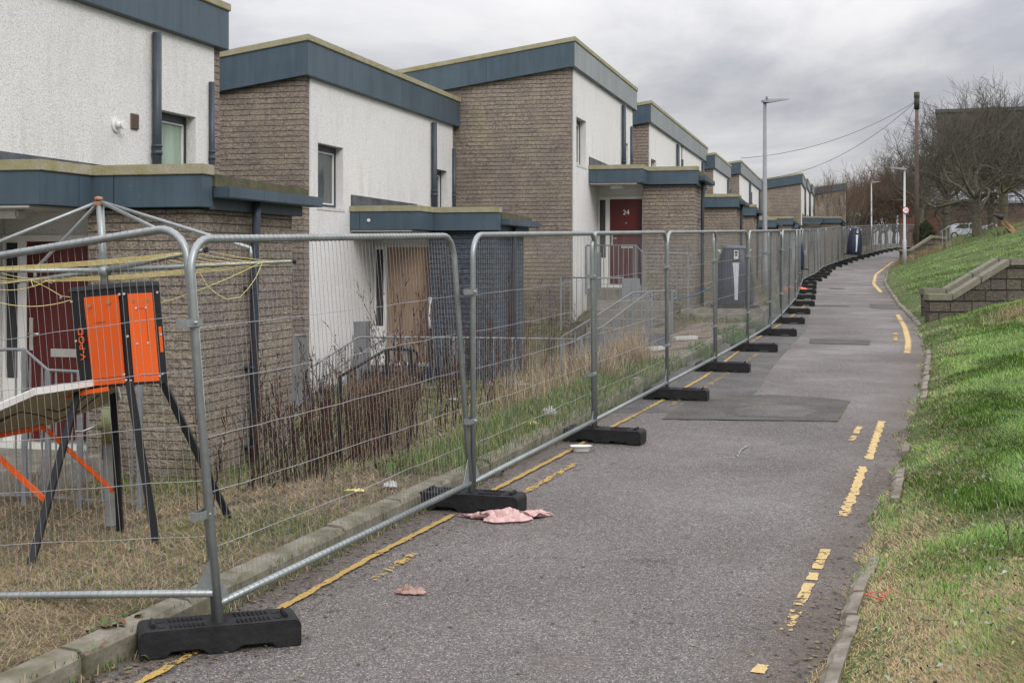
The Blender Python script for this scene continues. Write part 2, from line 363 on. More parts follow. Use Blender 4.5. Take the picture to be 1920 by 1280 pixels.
def asphalt():
    m, t, b = newmat('chipped_asphalt'); co = worldco(t)
    v = t.nodes.new('ShaderNodeTexVoronoi'); v.inputs['Scale'].default_value = 120; t.links.new(co, v.inputs['Vector'])
    sp = t.nodes.new('ShaderNodeSeparateColor'); t.links.new(v.outputs['Color'], sp.inputs[0])
    stone = ramp(t, sp.outputs[0], [(.0, (.125, .117, .112)), (.45, (.185, .171, .161)), (.72, (.255, .232, .215)), (.86, (.315, .275, .235)), (.955, (.41, .38, .345))], 'CONSTANT')
    edge = ramp(t, v.outputs['Distance'], [(.28, (1, 1, 1)), (.6, (.42, .41, .40))])
    c = mixc(t, .85, stone, edge, 'MULTIPLY')
    # averaged look further off
    ln = t.nodes.new('ShaderNodeCameraData')
    b1 = noise(t, .55, 5, .6, co); b2 = noise(t, 2.6, 5, .62, co, .3); b3 = noise(t, 22, 4, .7, co)
    c = mixc(t, .9, c, ramp(t, b1, [(.32, (.84, .83, .84)), (.55, (1.05, 1.03, 1.02)), (.7, (1.25, 1.24, 1.24))]), 'MULTIPLY')
    dirt = ramp(t, b2, [(.52, (0, 0, 0)), (.72, (.5, .5, .5))]); c = mixc(t, dirt, c, (.105, .088, .072))
    c = mixc(t, .5, c, ramp(t, b3, [(.3, (.7, .7, .7)), (.7, (1.3, 1.3, 1.3))]), 'MULTIPLY')
    at = t.nodes.new('ShaderNodeAttribute'); at.attribute_name = 'Col'; sa = t.nodes.new('ShaderNodeSeparateColor'); t.links.new(at.outputs['Color'], sa.inputs[0])
    ed_ = t.nodes.new('ShaderNodeMapRange'); ed_.inputs[1].default_value = .62; ed_.inputs[2].default_value = .0; t.links.new(math_(t, 'ADD', sa.outputs[0], math_(t, 'MULTIPLY', math_(t, 'SUBTRACT', b2, .5), 1.1)), ed_.inputs[0])
    c = mixc(t, math_(t, 'MULTIPLY', ed_.outputs[0], .75), c, mixc(t, b3, (.035, .028, .02), (.13, .10, .075)))
    cr = t.nodes.new('ShaderNodeTexVoronoi'); cr.feature = 'DISTANCE_TO_EDGE'; cr.inputs['Scale'].default_value = .55
    mpv = t.nodes.new('ShaderNodeVectorMath'); mpv.operation = 'ADD'; nc = noise(t, 1.6, 5, .65, co, 0, 1); t.links.new(co, mpv.inputs[0]); t.links.new(nc, mpv.inputs[1]); t.links.new(mpv.outputs[0], cr.inputs['Vector'])
    ck = ramp(t, cr.outputs['Distance'], [(.0025, (1, 1, 1)), (.006, (0, 0, 0))]); ck = mixc(t, ramp(t, noise(t, .35, 3, .5, co), [(.50, (0, 0, 0)), (.58, (.8, .8, .8))]), (0, 0, 0), ck)
    c = mixc(t, ck, c, (.045, .04, .034))
    t.links.new(c, b.inputs['Base Color'])
    t.links.new(ramp(t, b1, [(.35, (.85,)*3), (.65, (.5,)*3)]), b.inputs['Roughness'])
    bump(t, b, math_(t, 'ADD', math_(t, 'MULTIPLY', v.outputs['Distance'], -1), b3), .006, .8); return m
M['asphalt'] = asphalt()
def patch(name, k, tint=(1, .93, .86)):
    m, t, b = newmat(name); co = worldco(t); n = noise(t, 70, 3, .7, co); n2 = noise(t, 1.8, 4, .6, co)
    c = ramp(t, n, [(.35, tuple(.035*k*x for x in tint)), (.55, tuple(.085*k*x for x in tint)), (.72, tuple(.2*k*x for x in tint))])
    c = mixc(t, .8, c, ramp(t, n2, [(.35, (.75, .75, .75)), (.65, (1.3, 1.3, 1.25))]), 'MULTIPLY')
    t.links.new(c, b.inputs['Base Color']); b.inputs['Roughness'].default_value = .85; bump(t, b, n, .006); return m
M['patch'] = patch('darker_asphalt_patch', .92, (1, .93, .83)); M['patch2'] = patch('brown_asphalt_strip', 1.12, (1.02, .96, .93))
def worn(name, col, lo, hi, sc=16):
    m, t, b = newmat(name); co = worldco(t); n = noise(t, sc, 6, .72, co); g = noise(t, 1.1, 4, .6, co)
    f = ramp(t, math_(t, 'ADD', math_(t, 'MULTIPLY', n, .55), math_(t, 'MULTIPLY', g, .45)), [(lo, (0, 0, 0)), (hi, (1, 1, 1))])
    b.inputs['Base Color'].default_value = col+(1,); b.inputs['Roughness'].default_value = .7
    c = ramp(t, noise(t, 85, 4, .7, co), [(.34, tuple(x*.42 for x in col)), (.48, tuple(x*.85 for x in col)), (.62, tuple(x*1.08 for x in col))]); t.links.new(c, b.inputs['Base Color'])
    tr = t.nodes.new('ShaderNodeBsdfTransparent'); mx_ = t.nodes.new('ShaderNodeMixShader')
    t.links.new(f, mx_.inputs[0]); t.links.new(tr.outputs[0], mx_.inputs[1]); t.links.new(b.outputs[0], mx_.inputs[2])
    t.links.new(mx_.outputs[0], t.nodes['Material Output'].inputs[0]); return m
M['yellow'] = worn('worn_yellow_paint', (.40, .27, .075), .42, .47, 26); M['yellow_pale'] = worn('pale_chipped_paint', (.52, .375, .16), .40, .45, 17); M['yellow_thin'] = worn('nearly_gone_yellow_paint', (.48, .32, .09), .51, .54, 30)
M['gravel'] = patch('brown_gravel', 2.0, (1.1, .88, .68))

# ------------------------------------------------------------ terrain functions
_Y = np.array([-12, 0, 6.36, 7.2, 8.82, 9.79, 11.1, 13.1, 16.3, 20.1, 27.2, 36, 46, 57, 71, 82, 97, 107, 125, 160])
_XL = np.array([-8.4, -4.2, -1.96, -1.66, -1.09, -.74, -.27, .42, 1.38, 2.5, 4.75, 7.1, 9.35, 12.3, 16.6, 20.4, 26.2, 30.3, 40, 62])
_YR = np.array([-12, 0, 6.16, 7.49, 10.2, 14, 16.7, 22.4, 29.2, 36.7, 51, 63, 86, 100, 125, 160])
_XR = np.array([-5.2, -.7, 1.43, 1.885, 2.87, 4.13, 5.11, 6.95, 8.84, 10.6, 14.2, 17.7, 25.0, 30.5, 42.5, 65])
def XL(y): return np.interp(y, _Y, _XL)
def XR(y): return np.interp(y, _YR, _XR)
def RZ(y): return np.interp(y, [-60, 60, 110, 160], [-1.368, 1.368, 2.9, 3.2])
def sst(a, b, x):
    t = np.clip((x-a)/(b-a), 0, 1); return t*t*(3-2*t)
def LZ(x, y):
    """garden level left of the kerb"""
    d = XL(y)-x; r = RZ(y)
    hl = .02*(1-sst(24.5, 29.5, y))+(r+.28)*sst(24.5, 29.5, y)
    return (r+.10)+(hl-r-.10)*sst(.5, 2.9, d)
def BZ(x, y):
    """grass bank right of the road"""
    d = (x-XR(y))*.94; sl = np.interp(y, [0, 10, 29, 75], [.20, .22, .27, .42])
    cap = np.interp(y, [0, 40, 75, 100, 160], [4.2, 3.6, 3.2, 2.1, 1.9])
    h = sl*np.maximum(d, 0); h = cap*np.tanh(h/cap)
    return RZ(y)+.03*sst(0, .4, d)+h+.016*np.sin(x*1.7+y*.6)*sst(.3, 1.5, d)+.012*np.sin(x*4.1-y*2.3)*sst(.3, 1.5, d)

# the ground: one sheet, from the far left to the far right, out to the horizon
def make_ground():
    ys = np.concatenate([[-60, -30], np.arange(-12, 32, .25), np.arange(32, 70, .6), np.arange(70, 130, 1.5), [135, 142, 160, 200, 300, 500, 900, 1500]])
    lcol = np.concatenate([[-900, -300, -90, -40, -25, -16], np.arange(-12, -.01, .3), [-.14]])
    rcol = np.concatenate([[.07], np.arange(.25, 6, .25), np.arange(6, 16, .7), [18, 22, 30, 45, 90, 300, 900]])
    rows = []
    for y in ys:
        xl, xr = float(XL(y)), float(XR(y)); rz = float(RZ(y))
        L = [(xl+c, y, float(LZ(xl+c, y))-.0) for c in lcol]
        Mid = [(xl-.06, y, rz-.03), (xl+(xr-xl)*.5, y, rz-.03), (xr-.02, y, rz-.03)]
        Rr = [(xr+c, y, float(BZ(xr+c, y))) for c in rcol]
        rows.append(L+Mid+Rr)
    n = len(rows[0]); V = np.array(rows).reshape(-1, 3)
    i = np.arange(len(ys)-1)[:, None]*n+np.arange(n-1)[None, :]; i = i.ravel()
    F = np.stack([i, i+1, i+1+n, i+n], 1)
    o = np_mesh('ground', V, F, M['garden'], kind='structure')
    o.data.materials.append(M['turf']); o.data.materials.append(M['farland'])
    cx = V[F].mean(1); nl = len(lcol)
    colidx = np.tile(np.arange(n-1), len(ys)-1)
    mi = np.where(colidx >= nl, 1, 0); mi = np.where((cx[:, 1] > 150) | (cx[:, 0] < -30), 2, mi)
    o.data.polygons.foreach_set('material_index', mi.astype(np.int32)); o.data.polygons.foreach_set('use_smooth', np.ones(len(F), bool))
make_ground()
def strip(name, y0, y1, fl, fr, mat, lift, step=.25, cols=6, kind='structure', jag=0):
    ys = np.arange(y0, y1+1e-6, step); V = []
    for k, y in enumerate(ys):
        a, b = float(fl(y)), float(fr(y))
        for j in range(cols+1):
            x = a+(b-a)*j/cols
            V.append((x+(random.uniform(-jag, jag) if j in (0, cols) else 0), y, float(RZ(y))+lift+camber(x, y)))
    n = cols+1; i = (np.arange(len(ys)-1)[:, None]*n+np.arange(cols)[None, :]).ravel()
    return np_mesh(name, np.array(V), np.stack([i, i+1, i+1+n, i+n], 1), mat, kind=kind)
def camber(x, y):
    return 0.0
rd = strip('road', -12, 160, lambda y: XL(y)-.02, lambda y: XR(y)+.05, M['asphalt'], 0, .5, 24)
_v = np.empty(len(rd.data.vertices)*3, dtype=np.float32); rd.data.vertices.foreach_get('co', _v); _v = _v.reshape(-1, 3)
_c = np.ones((len(_v), 4), dtype=np.float32); _c[:, 0] = np.minimum((_v[:, 0]-XL(_v[:, 1]))*1.25, XR(_v[:, 1])-_v[:, 0]); rd.data.color_attributes.new('Col', 'FLOAT_COLOR', 'POINT').data.foreach_set('color', _c.ravel())
# a darker resurfaced trench along the left, and patches
strip('resurfaced_strip', 15.2, 34, lambda y: XL(y)+.02, lambda y: XL(y)+.02+np.interp(y, [15.2, 17, 24, 30, 34], [1.25, 1.5, 1.28, 1.15, 1.0]), M['patch2'], .004, .4, 4)
def quad_patch(name, pts, mat, lift=.008):
    q = []
    for (a, b), (c, d) in zip(pts, pts[1:]+pts[:1]):
        n = max(1, int(math.hypot(c-a, d-b)/.12)); q += [(a+(c-a)*i/n+random.gauss(0, .008)*(i > 0), b+(d-b)*i/n+random.gauss(0, .012)*(i > 0)) for i in range(n)]
    pts = q
    V = [(x, y, float(RZ(y))+lift) for x, y in pts]
    return np_mesh(name, np.array(V), np.array([list(range(len(V)))]), mat, kind='structure')
def px(x, y, k=5250.0):
    Z = k/(y-428); return ((x-960)*Z/FP, Z)
quad_patch('road_patch', [px(1240, 786), px(1568, 790), px(1592, 752), px(1535, 745), px(1440, 741), px(1335, 742), px(1290, 752)], M['patch'])
quad_patch('road_patch', [px(1385, 781), px(1500, 783), px(1535, 772), px(1500, 762), px(1420, 761), px(1375, 768)], patch('lighter_worn_patch', 1.25, (1, .95, .87)), .0105)
quad_patch('road_patch', [px(1516, 644), px(1631, 647), px(1631, 638), px(1520, 635)], M['patch'])
quad_patch('road_patch', [px(1632, 578), px(1690, 580), px(1680, 571), px(1630, 570)], M['patch'])
quad_patch('road_patch', [px(1522, 573.5), px(1594, 575), px(1592, 573), px(1522, 571.5)], M['patch'])
quad_patch('road_patch', [px(1555, 542), px(1585, 542.5), px(1582, 540.5), px(1556, 540)], M['patch'])
mo = [px(1240, 786.5), px(1568, 790.6), px(1592, 752)]
yline_later = mo
# gravel area behind the third fence run
def gravel():
    V = []; ys = np.arange(19.5, 28.5, .3)
    for y in ys:
        w = float(np.interp(y, [19.5, 21, 24, 28.2], [.2, 1.1, 1.9, .9]))
        for j in range(7):
            x = float(XL(y))-.12-w*j/6; V.append((x, y, float(LZ(x, y))+.006+.01*math.sin(y*3+j)))
    i = (np.arange(len(ys)-1)[:, None]*7+np.arange(6)[None, :]).ravel()
    np_mesh('gravel_bed', np.array(V), np.stack([i, i+1, i+8, i+7], 1), M['gravel'], kind='structure')
gravel()
# yellow lines: ragged fragments of paint, each its own width
def yline(name, pts, w, mat, gaps=(), jag=.012):
    lift = .005 if mat is M['yellow_pale'] else .012
    ps = [np.array(p) for p in pts]; V = []; F = []
    seg = 0; prev = False
    for k in range(len(ps)-1):
        a, b = ps[k], ps[k+1]; L = np.linalg.norm(b-a); n = max(2, int(L/.025)); t = (b-a)/L; nn = np.array([t[1], -t[0]])
        for i in range(n+(1 if k == len(ps)-2 else 0)):
            p = a+(b-a)*i/n; j1 = jag*.6*math.sin(p[1]*31+p[0]*17)+random.gauss(0, jag*.35); j2 = jag*.6*math.sin(p[1]*23+1.7-p[0]*11)+random.gauss(0, jag*.35)
            s = (p[1]); hole = any(g0 < s < g1 for g0, g1 in gaps)
            q1 = p-nn*(w/2+j1); q2 = p+nn*(w/2+j2)
            if hole: prev = False; continue
            V += [(q1[0], q1[1], float(RZ(q1[1]))+lift), (q2[0], q2[1], float(RZ(q2[1]))+lift)]
            if prev: m_ = len(V); F.append((m_-4, m_-3, m_-1, m_-2))
            prev = True
    np_mesh(name, np.array(V), np.array(F), mat, kind='structure')
LN = [px(250, 1290), px(320, 1250), px(550, 1130), px(700, 1044), px(840, 972), px(930, 918), px(1070, 845), px(1150, 800), px(1200, 775), px(1320, 708), px(1397, 650), (4.55, 25), (6.3, 30.5), (8.2, 37)]
yline('yellow_line', LN, .048, M['yellow'], gaps=[(6.7, 7.1), (9.75, 10.5)], jag=.008)
yline('yellow_line', [px(700, 1090), px(760, 1050), px(850, 1000), px(1080, 870)], .055, M['yellow_thin'], gaps=[(8.6, 10)], jag=.015)
yline('yellow_line', [px(1185, 802), px(1255, 762), px(1330, 722), px(1420, 665)], .06, M['yellow_thin'], jag=.015)
yline('yellow_line', [px(1420, 1262), px(1480, 1172), px(1500, 1130), px(1549, 1030)], .062, M['yellow_pale'], gaps=[(6.42, 6.95), (7.35, 7.42), (7.9, 7.95), (8.13, 8.2)], jag=.006)
yline('yellow_line', [px(1580, 968), px(1600, 928), px(1619, 875), px(1630, 858), px(1653, 790)], .072, M['yellow_pale'], gaps=[(11.75, 12.1)], jag=.012)
yline('yellow_line', [px(1596, 826), px(1612, 800)], .06, M['yellow_pale'], gaps=[(13.5, 13.6)], jag=.012)
yline('yellow_line', [px(1701, 662), px(1703, 640), px(1697, 615), px(1683, 590)], .105, M['yellow_pale'], jag=.02)
yline('yellow_line', [px(1679, 640), px(1679, 625)], .08, M['yellow_thin'], jag=.02)
yline('yellow_line', [px(1652, 548), px(1638, 532), px(1642, 515), px(1674, 495)], .12, M['yellow_pale'], jag=.02)
M['chalk'] = worn('white_scuff', (.30, .29, .28), .43, .49, 30)
for q_ in ([px(1358, 859), px(1383, 859), px(1388, 846), px(1400, 838)], [px(1335, 891), px(1345, 888)], [px(1420, 758), px(1445, 757)], [px(1385, 760), px(1398, 759)], [px(1510, 758), px(1545, 760)], [px(1690, 773), px(1706, 774)], [px(1570, 666), px(1600, 664)]): yline('white_scuff', q_, .016, M['chalk'], jag=.006)
yline('moss_joint', yline_later, .022, M['moss'], jag=.006)
# kerbs
def kerb(name, f, y0, y1, side, h, w, L, seed, skip=(), mat='kerbstone'):
    rr = random.Random(seed); mb = MB(); y = y0
    while y < y1:
        dx = float(f(y+L)-f(y)); ln = math.hypot(dx, L); ye = y+L*L/ln
        p = [(float(f(y))), (float(f(ye)))]
        a = Vector((p[0], y+.008, 0)); b = Vector((p[1], ye-.008, 0)); t = (b-a).normalized(); n = Vector((t.y, -t.x, 0))*side
        za, zb = float(RZ(y)), float(RZ(ye)); dz_ = rr.uniform(-.012, .012); tw = rr.uniform(-.01, .01)
        if not any(s0 < y < s1 for s0, s1 in skip):
            prof = [(0, -.1), (0, h-.03), (-.03, h), (-w, h+.004), (-w, -.1)]
            # subdivided block with slightly chipped arrises
            m = 7; vs = []; fs = []
            for i in range(m+1):
                q = a+(b-a)*i/m; zz = za+(zb-za)*i/m+dz_
                for k, (o_, z_) in enumerate(prof):
                    e = rr.uniform(-.006, .004) if k in (1, 2) else 0
                    vs.append(q+n*(o_+tw+e)+Vector((0, 0, zz+z_+(e if z_ > 0 else 0))))
            K = len(prof)
            for i in range(m):
                for k in range(K): fs.append((i*K+k, i*K+(k+1) % K, (i+1)*K+(k+1) % K, (i+1)*K+k))
            fs += [tuple(range(K)), tuple(m*K+k for k in range(K))[::-1]]
            mb.add(vs, fs)
        y = ye+.004
    return mb.build(name, M[mat], kind='structure')
kerb('kerb', XL, -4, 60, 1, .13, .14, .9, 3)
kerb('kerb', XR, -4, 62, -1, .05, .09, .45, 5, skip=[(8.0, 9.9), (11.0, 12.2), (12.6, 15.8), (22.3, 28)], mat='kerb_pale')

# ------------------------------------------------------------ houses
DU = Vector((.2407, .9706, 0)); DVV = Vector((.9706, -.2407, 0)); HROT = math.atan2(.9706, .2407)
SL = .145
def hbox(mb, u0, u1, v0, v1, z0, z1): return mb.box(u0, u1, -v0, -v1, z0, z1)
def text_mesh(name, body, size, mat, parent, mtx, depth=.003):
    cu = bpy.data.curves.new(name, 'FONT'); cu.body = body; cu.size = size; cu.extrude = depth; cu.align_x = 'CENTER'; cu.align_y = 'CENTER'
    to = bpy.data.objects.new('tmp_text', cu); C.objects.link(to)
    bpy.context.view_layer.update()
    me = bpy.data.meshes.new_from_object(to.evaluated_get(bpy.context.evaluated_depsgraph_get()))
    bpy.data.objects.remove(to); bpy.data.curves.remove(cu)
    me.transform(mtx); me.materials.clear(); me.materials.append(mat); me.name = name
    o = bpy.data.objects.new(name, me); C.objects.link(o)
    if parent is not None: o.parent = parent
    return o
def make_window(root, u0, u1, z0, z1, glassm, detail=True):
    w = MB(); fr = .055; v0, v1 = -.17, -.11
    hbox(w, u0, u1, v0, v1, z1-.10, z1); hbox(w, u0, u1, v0, v1, z0, z0+fr)
    hbox(w, u0, u0+fr, v0, v1, z0+fr, z1-.10); hbox(w, u1-fr, u1, v0, v1, z0+fr, z1-.10)
    f = w.build('window', M['frame_dark'], root, label='anthracite framed upstairs window')
    g = MB(); hbox(g, u0+fr, u1-fr, -.155, -.15, z0+fr, z1-.10); g.build('pane', glassm, f)
    s = MB(); t = .022; a0, a1, b0, b1 = u0+fr, u1-fr, z0+fr, z1-.10
    for q in ((a0, a1, b0, b0+t), (a0, a1, b1-t, b1), (a0, a0+t, b0+t, b1-t), (a1-t, a1, b0+t, b1-t)): hbox(s, q[0], q[1], -.148, -.122, q[2], q[3])
    s.build('sash_bead', M['pvc'], f)
    if detail:
        k = MB(); hbox(k, u0-.04, u1+.04, -.165, .03, z0-.05, z0-.002); k.build('sill', M['sill'], f)
def pipe(root, name, u, z0, z1, r, v=.07, label=None, tilt=0, collars=()):
    p = MB(); p.tube([(u, -v, z0), (u+tilt, -v, z1)], r, 12)
    for zc in collars:
        p.tube([(u, -v, zc), (u, -v, zc+.05)], r*1.18, 12); p.tube([(u, -v, zc+.09), (u, -v, zc+.12)], r*1.18, 12)
        p.box(u-r*1.5, u+r*1.5, -v, 0, zc-.3, zc-.285)
    return p.build(name, M['pipe'], root, label=label)
def make_house(x, y, base, label, L=8.27, D=7.5, near=True, door='red', number=None, brickm='brick', glassm='glass', pu=0.0, pale=True, wallbot=-.75, closed=None, porch=True, simple=False, white=True):
    root = empty('terraced_house', (x, y, base), HROT, label=label, cat='house', group='flat roofed terraced houses down the lane')
    # main brick body with the roof falling to the back
    b = MB(); zt = 4.62
    b.prism([(.28, -1.6), (.28, zt-SL*.28), (D, zt-SL*D), (D, -1.6)], 0, L, 'x')
    b.box(0, .2, 0, .28, -1.6, zt-.02); b.box(L-.2, L, 0, .28, -1.6, zt-.02)
    if wallbot > -1.5 and white: b.box(.2, L-.2, .01, .28, -1.6, wallbot-.002)
    b.build('brick_wall', M['brick'], root)
    win = [(.51, 1.6, 2.62, 3.62), (6.56, 7.55, 2.62, 3.62)]
    if white:
        w = MB(); us = sorted({.2, L-.2, *[a for q in win for a in q[:2]]}); zs = sorted({wallbot, zt-.02, *[a for q in win for a in q[2:]]})
        for i in range(len(us)-1):
            for j in range(len(zs)-1):
                cu, cz = (us[i]+us[i+1])/2, (zs[j]+zs[j+1])/2
                if any(q[0] < cu < q[1] and q[2] < cz < q[3] for q in win): continue
                hbox(w, us[i], us[i+1], -.279, .02, zs[j], zs[j+1])
        w.build('rendered_wall', M['roughcast'], root)
        for k, q in enumerate(win):
            make_window(root, *q, M[glassm] if k else M['glass'], True)
        pipe(root, 'soil_pipe', 6.43, 2.3, 4.52, .055, .09, collars=(3.05,))
        pipe(root, 'vent_pipe', 7.93, 2.3, 4.12, .038, .06, collars=(3.1,))
        fl = MB(); fl.prism([(1.95, 2.66), (1.95, 2.87), (5.45, 2.85), (5.45, 2.66)], -.045, -.021, 'y'); fl.build('lead_flashing', M['lead'], root)
    f = MB(); f.prism([(-.10, zt-.02), (-.10, zt+.50), (D+.1, zt+.50-SL*(D+.2)), (D+.1, zt-.02-SL*(D+.2))], -.10, L+.08, 'x'); f.build('fascia', M['fascia'], root, bevel=.006)
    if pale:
        fp = MB(); fp.box(-.097, L+.077, -.104, -.1005, zt-.012, zt+.492); fp.build('sky_sheen_fascia', M['fascia_pale'], root, label='pale grey fascia facing the lane, with painted sky reflection')  # thin plate added on the front, its paler grey painting in reflected sky
    c = MB(); c.prism([(-.125, zt+.502), (-.125, zt+.60), (D+.12, zt+.60-SL*(D+.245)), (D+.12, zt+.502-SL*(D+.245))], -.125, L+.10, 'x'); c.build('coping', M['coping'], root, bevel=.008)
    if not porch: return root
    p0 = 2.87+pu; p1 = 5.07+pu; uc = 1.9+pu; up = 2.75+pu
    p = MB(); hbox(p, p0, p1, 1.1, 2.25, -1.6, 2.26); pm = p.build('porch', M[brickm], root)
    q = MB(); hbox(q, p0+.25, p1, .022, 1.098, -1.6, 2.26); q.build('porch_wall', M['roughcast'], root)
    # canopy and porch roof edge
    k = MB(); k.prism([(uc, -.022), (uc, -1.22), (up, -1.22), (up, -2.35), (up+.22, -2.35), (up+.22, -.022)], 2.28, 2.58, 'z')
    cn = k.build('canopy', M['fascia'], root, bevel=.004)
    k = MB(); k.prism([(uc-.02, -.024), (uc-.02, -1.24), (up-.02, -1.24), (up-.02, -2.37), (up+.23, -2.37), (up+.23, -.024)], 2.582, 2.68, 'z'); k.build('coping', M['coping'], cn, bevel=.006)
    k = MB(); hbox(k, up+.235, p1+.15, .024, 2.31, 2.265, 2.46); k.build('porch_roof', M['fascia'], root, bevel=.004)
    k = MB(); hbox(k, up+.24, p1+.1, .03, 2.26, 2.462, 2.57)
    k.prism([(up+.26, 2.48), (up+.26, 2.60), (up+1.2, 2.585), (p1+.2, 2.565), (p1+.2, 2.48)], -2.36, -2.31, 'y')
    k.build('mossy_roof_edge', M['moss'], root)
    k = MB(); hbox(k, up+.26, p1+.28, 2.33, 2.50, 2.37, 2.48); k.build('gutter', M['fascia'], root, bevel=.01)
    pp = MB(); ud = p0+1.05; pp.tube([(ud, -2.36, 2.38), (ud, -2.36, 2.2), (ud, -2.34, 1.9), (ud, -2.33, -.5)], .042, 12)
    for zc in (1.5, .7, -.1): pp.box(ud-.08, ud+.05, -2.36, -2.25, zc, zc+.02)
    pp.build('downpipe', M['pipe'], root)
    s = MB(); hbox(s, uc+.02, p0+.25, .03, 1.1, 2.255, 2.276); s.build('soffit', M['soffit'], root)
    if not simple:
        l = MB(); hbox(l, uc+.35, uc+.52, .45, .75, 2.17, 2.254); l.build('porch_lamp', M['lamp_lens'], root, bevel=.02)
    # door and sidelight
    df = p0+.25
    fr = MB(); 
    for q_ in ((.03, .06, 0, 2.03), (.2, .30, 0, 2.03), (1.05, 1.09, 0, 2.03)): hbox(fr, df-.05, df-.002, q_[0], q_[1], q_[2], q_[3])
    hbox(fr, df-.05, df-.002, .062, .198, 1.96, 2.03); hbox(fr, df-.05, df-.002, .062, .198, 0, .62); hbox(fr, df-.05, df-.002, .302, 1.048, 1.97, 2.03)
    fr.build('door_frame', M['pvc'], root)
    sg = MB(); hbox(sg, df-.025, df-.003, .062, .198, .622, 1.958); sg.build('sidelight', M['glass_black'], root)
    if door == 'ply':
        d = MB(); hbox(d, df-.075, df-.052, .28, 1.085, -.02, 2.0); dd = d.build('boarded_door', M['ply'], root, label='door boarded over with one sheet of plywood')
        st = MB()
        st.tube([(p0-.03, -1.13, 1.14), (p0-.035, -1.125, 1.0), (p0-.03, -1.115, .8), (p0-.03, -1.13, .6)], [.03, .018, .02, .028], 8)
        st.build('hanging_bracket', M['pvc'], root)
    else:
        d = MB(); hbox(d, df-.045, df-.004, .302, 1.048, .03, 1.968); dd = d.build('door', M['red'], root)
        if not simple:
            h = MB(); h.box(df-.055, df-.045, -.375, -.335, .9, 1.22); h.tube([(df-.06, -.355, 1.07), (df-.10, -.355, 1.07), (df-.10, -.47, 1.065)], .009, 6); h.build('handle', M['steel'], dd)
            h = MB(); h.box(df-.053, df-.046, -.85, -.57, .84, .92); h.build('letter_plate', M['steel'], dd)
            h = MB(); h.tube([(df-.046, -.68, 1.42), (df-.052, -.68, 1.42)], .014, 10); h.build('spyhole', M['steel'], dd)
        if number:
            mtx = Matrix.Translation((df-.05, -.68, 1.66)) @ Matrix(((0, 0, -1, 0), (-1, 0, 0, 0), (0, 1, 0, 0), (0, 0, 0, 1)))
            text_mesh('door_number', number, .155, M['pvc'], dd, mtx)
    if not simple and pu == 0:
        mbx = MB(); hbox(mbx, 2.08, 2.3, .021, .24, -.4, .74); mbx.build('meter_box', M['rail'], root)
    t = MB(); hbox(t, df-.12, df-.002, .03, 1.09, -.06, -.002); t.build('threshold', M['pvc'], root)
    # landing in front of the door
    g = MB(); hbox(g, uc-.15, df-.002, .025, 1.28, -1.3, -.062); g.build('landing', M['navy'] if door == 'ply' else M['concrete'], root, bevel=.01)
    return root
H1 = make_house(-5.91, 9.84, .30, 'nearest white rendered house with wall flue and red door behind the washing line', glassm='glass_green', pu=.40, pale=False)
fl = MB(); fl.tube([(5.6, -.02, 3.33), (5.6, -.04, 3.33)], .085, 16); fl.tube([(5.6, -.04, 3.33), (5.6, -.11, 3.33)], .042, 14); fl.tube([(5.6, -.11, 3.33), (5.6, -.135, 3.33)], .05, 14)
fl.build('flue', M['pvc'], H1)
vt = MB(); vt.box(5.93, 6.09, -.04, -.02, 3.32, 3.5)
for i in range(7): vt.box(5.935, 6.085, -.048, -.04, 3.33+i*.024, 3.342+i*.024)
vt.build('air_vent', plain('brown_vent', (.13, .09, .075), .6), H1)
H2 = make_house(-3.186, 20.42, .30, 'house with a navy painted porch and a doorway boarded over with plywood', door='ply', brickm='navy_brick', L=8.15, wallbot=-.32, pale=False)
nl = MB()
for uu, vv, zz in ((2.05, .35, 2.48), ): nl.tube([(1.895, -.36, 2.44), (1.88, -.36, 2.44)], .028, 14)
nl.build('round_marker', M['pvc'], H2)
tr_ = MB(); rt = random.Random(4); uu, zz = .7, 4.95
while uu < 8.0:
    tr_.tube([(uu, .1005+.0, zz), (uu, .1045, zz)] if False else [(uu, .10, zz), (uu, .106, zz)], .009, 6); uu += rt.uniform(.04, .12); zz = min(5.05, max(4.68, zz+rt.gauss(-.004, .035)))
tr_.build('white_specks', M['pvc'], H2, kind='stuff')
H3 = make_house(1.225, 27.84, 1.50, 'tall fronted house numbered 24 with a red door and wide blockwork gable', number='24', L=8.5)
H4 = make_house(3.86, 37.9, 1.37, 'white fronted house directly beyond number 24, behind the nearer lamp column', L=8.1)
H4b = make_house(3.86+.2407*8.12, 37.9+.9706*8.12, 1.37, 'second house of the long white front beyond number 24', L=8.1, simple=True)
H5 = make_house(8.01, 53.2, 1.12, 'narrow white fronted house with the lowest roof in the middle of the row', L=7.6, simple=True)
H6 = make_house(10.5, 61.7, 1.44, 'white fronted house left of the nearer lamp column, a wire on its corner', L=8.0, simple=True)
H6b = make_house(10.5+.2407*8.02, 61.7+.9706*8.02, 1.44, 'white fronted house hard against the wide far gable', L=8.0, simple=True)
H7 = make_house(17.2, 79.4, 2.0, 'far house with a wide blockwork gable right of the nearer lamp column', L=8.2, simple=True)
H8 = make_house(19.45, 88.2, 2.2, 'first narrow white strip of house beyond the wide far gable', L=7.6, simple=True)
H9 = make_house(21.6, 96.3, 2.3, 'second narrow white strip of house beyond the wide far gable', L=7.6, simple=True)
H10 = make_house(27.0, 108, 3.1, 'farthest house, only its blockwork gable showing behind bare shrubs', L=8, porch=False, simple=True)
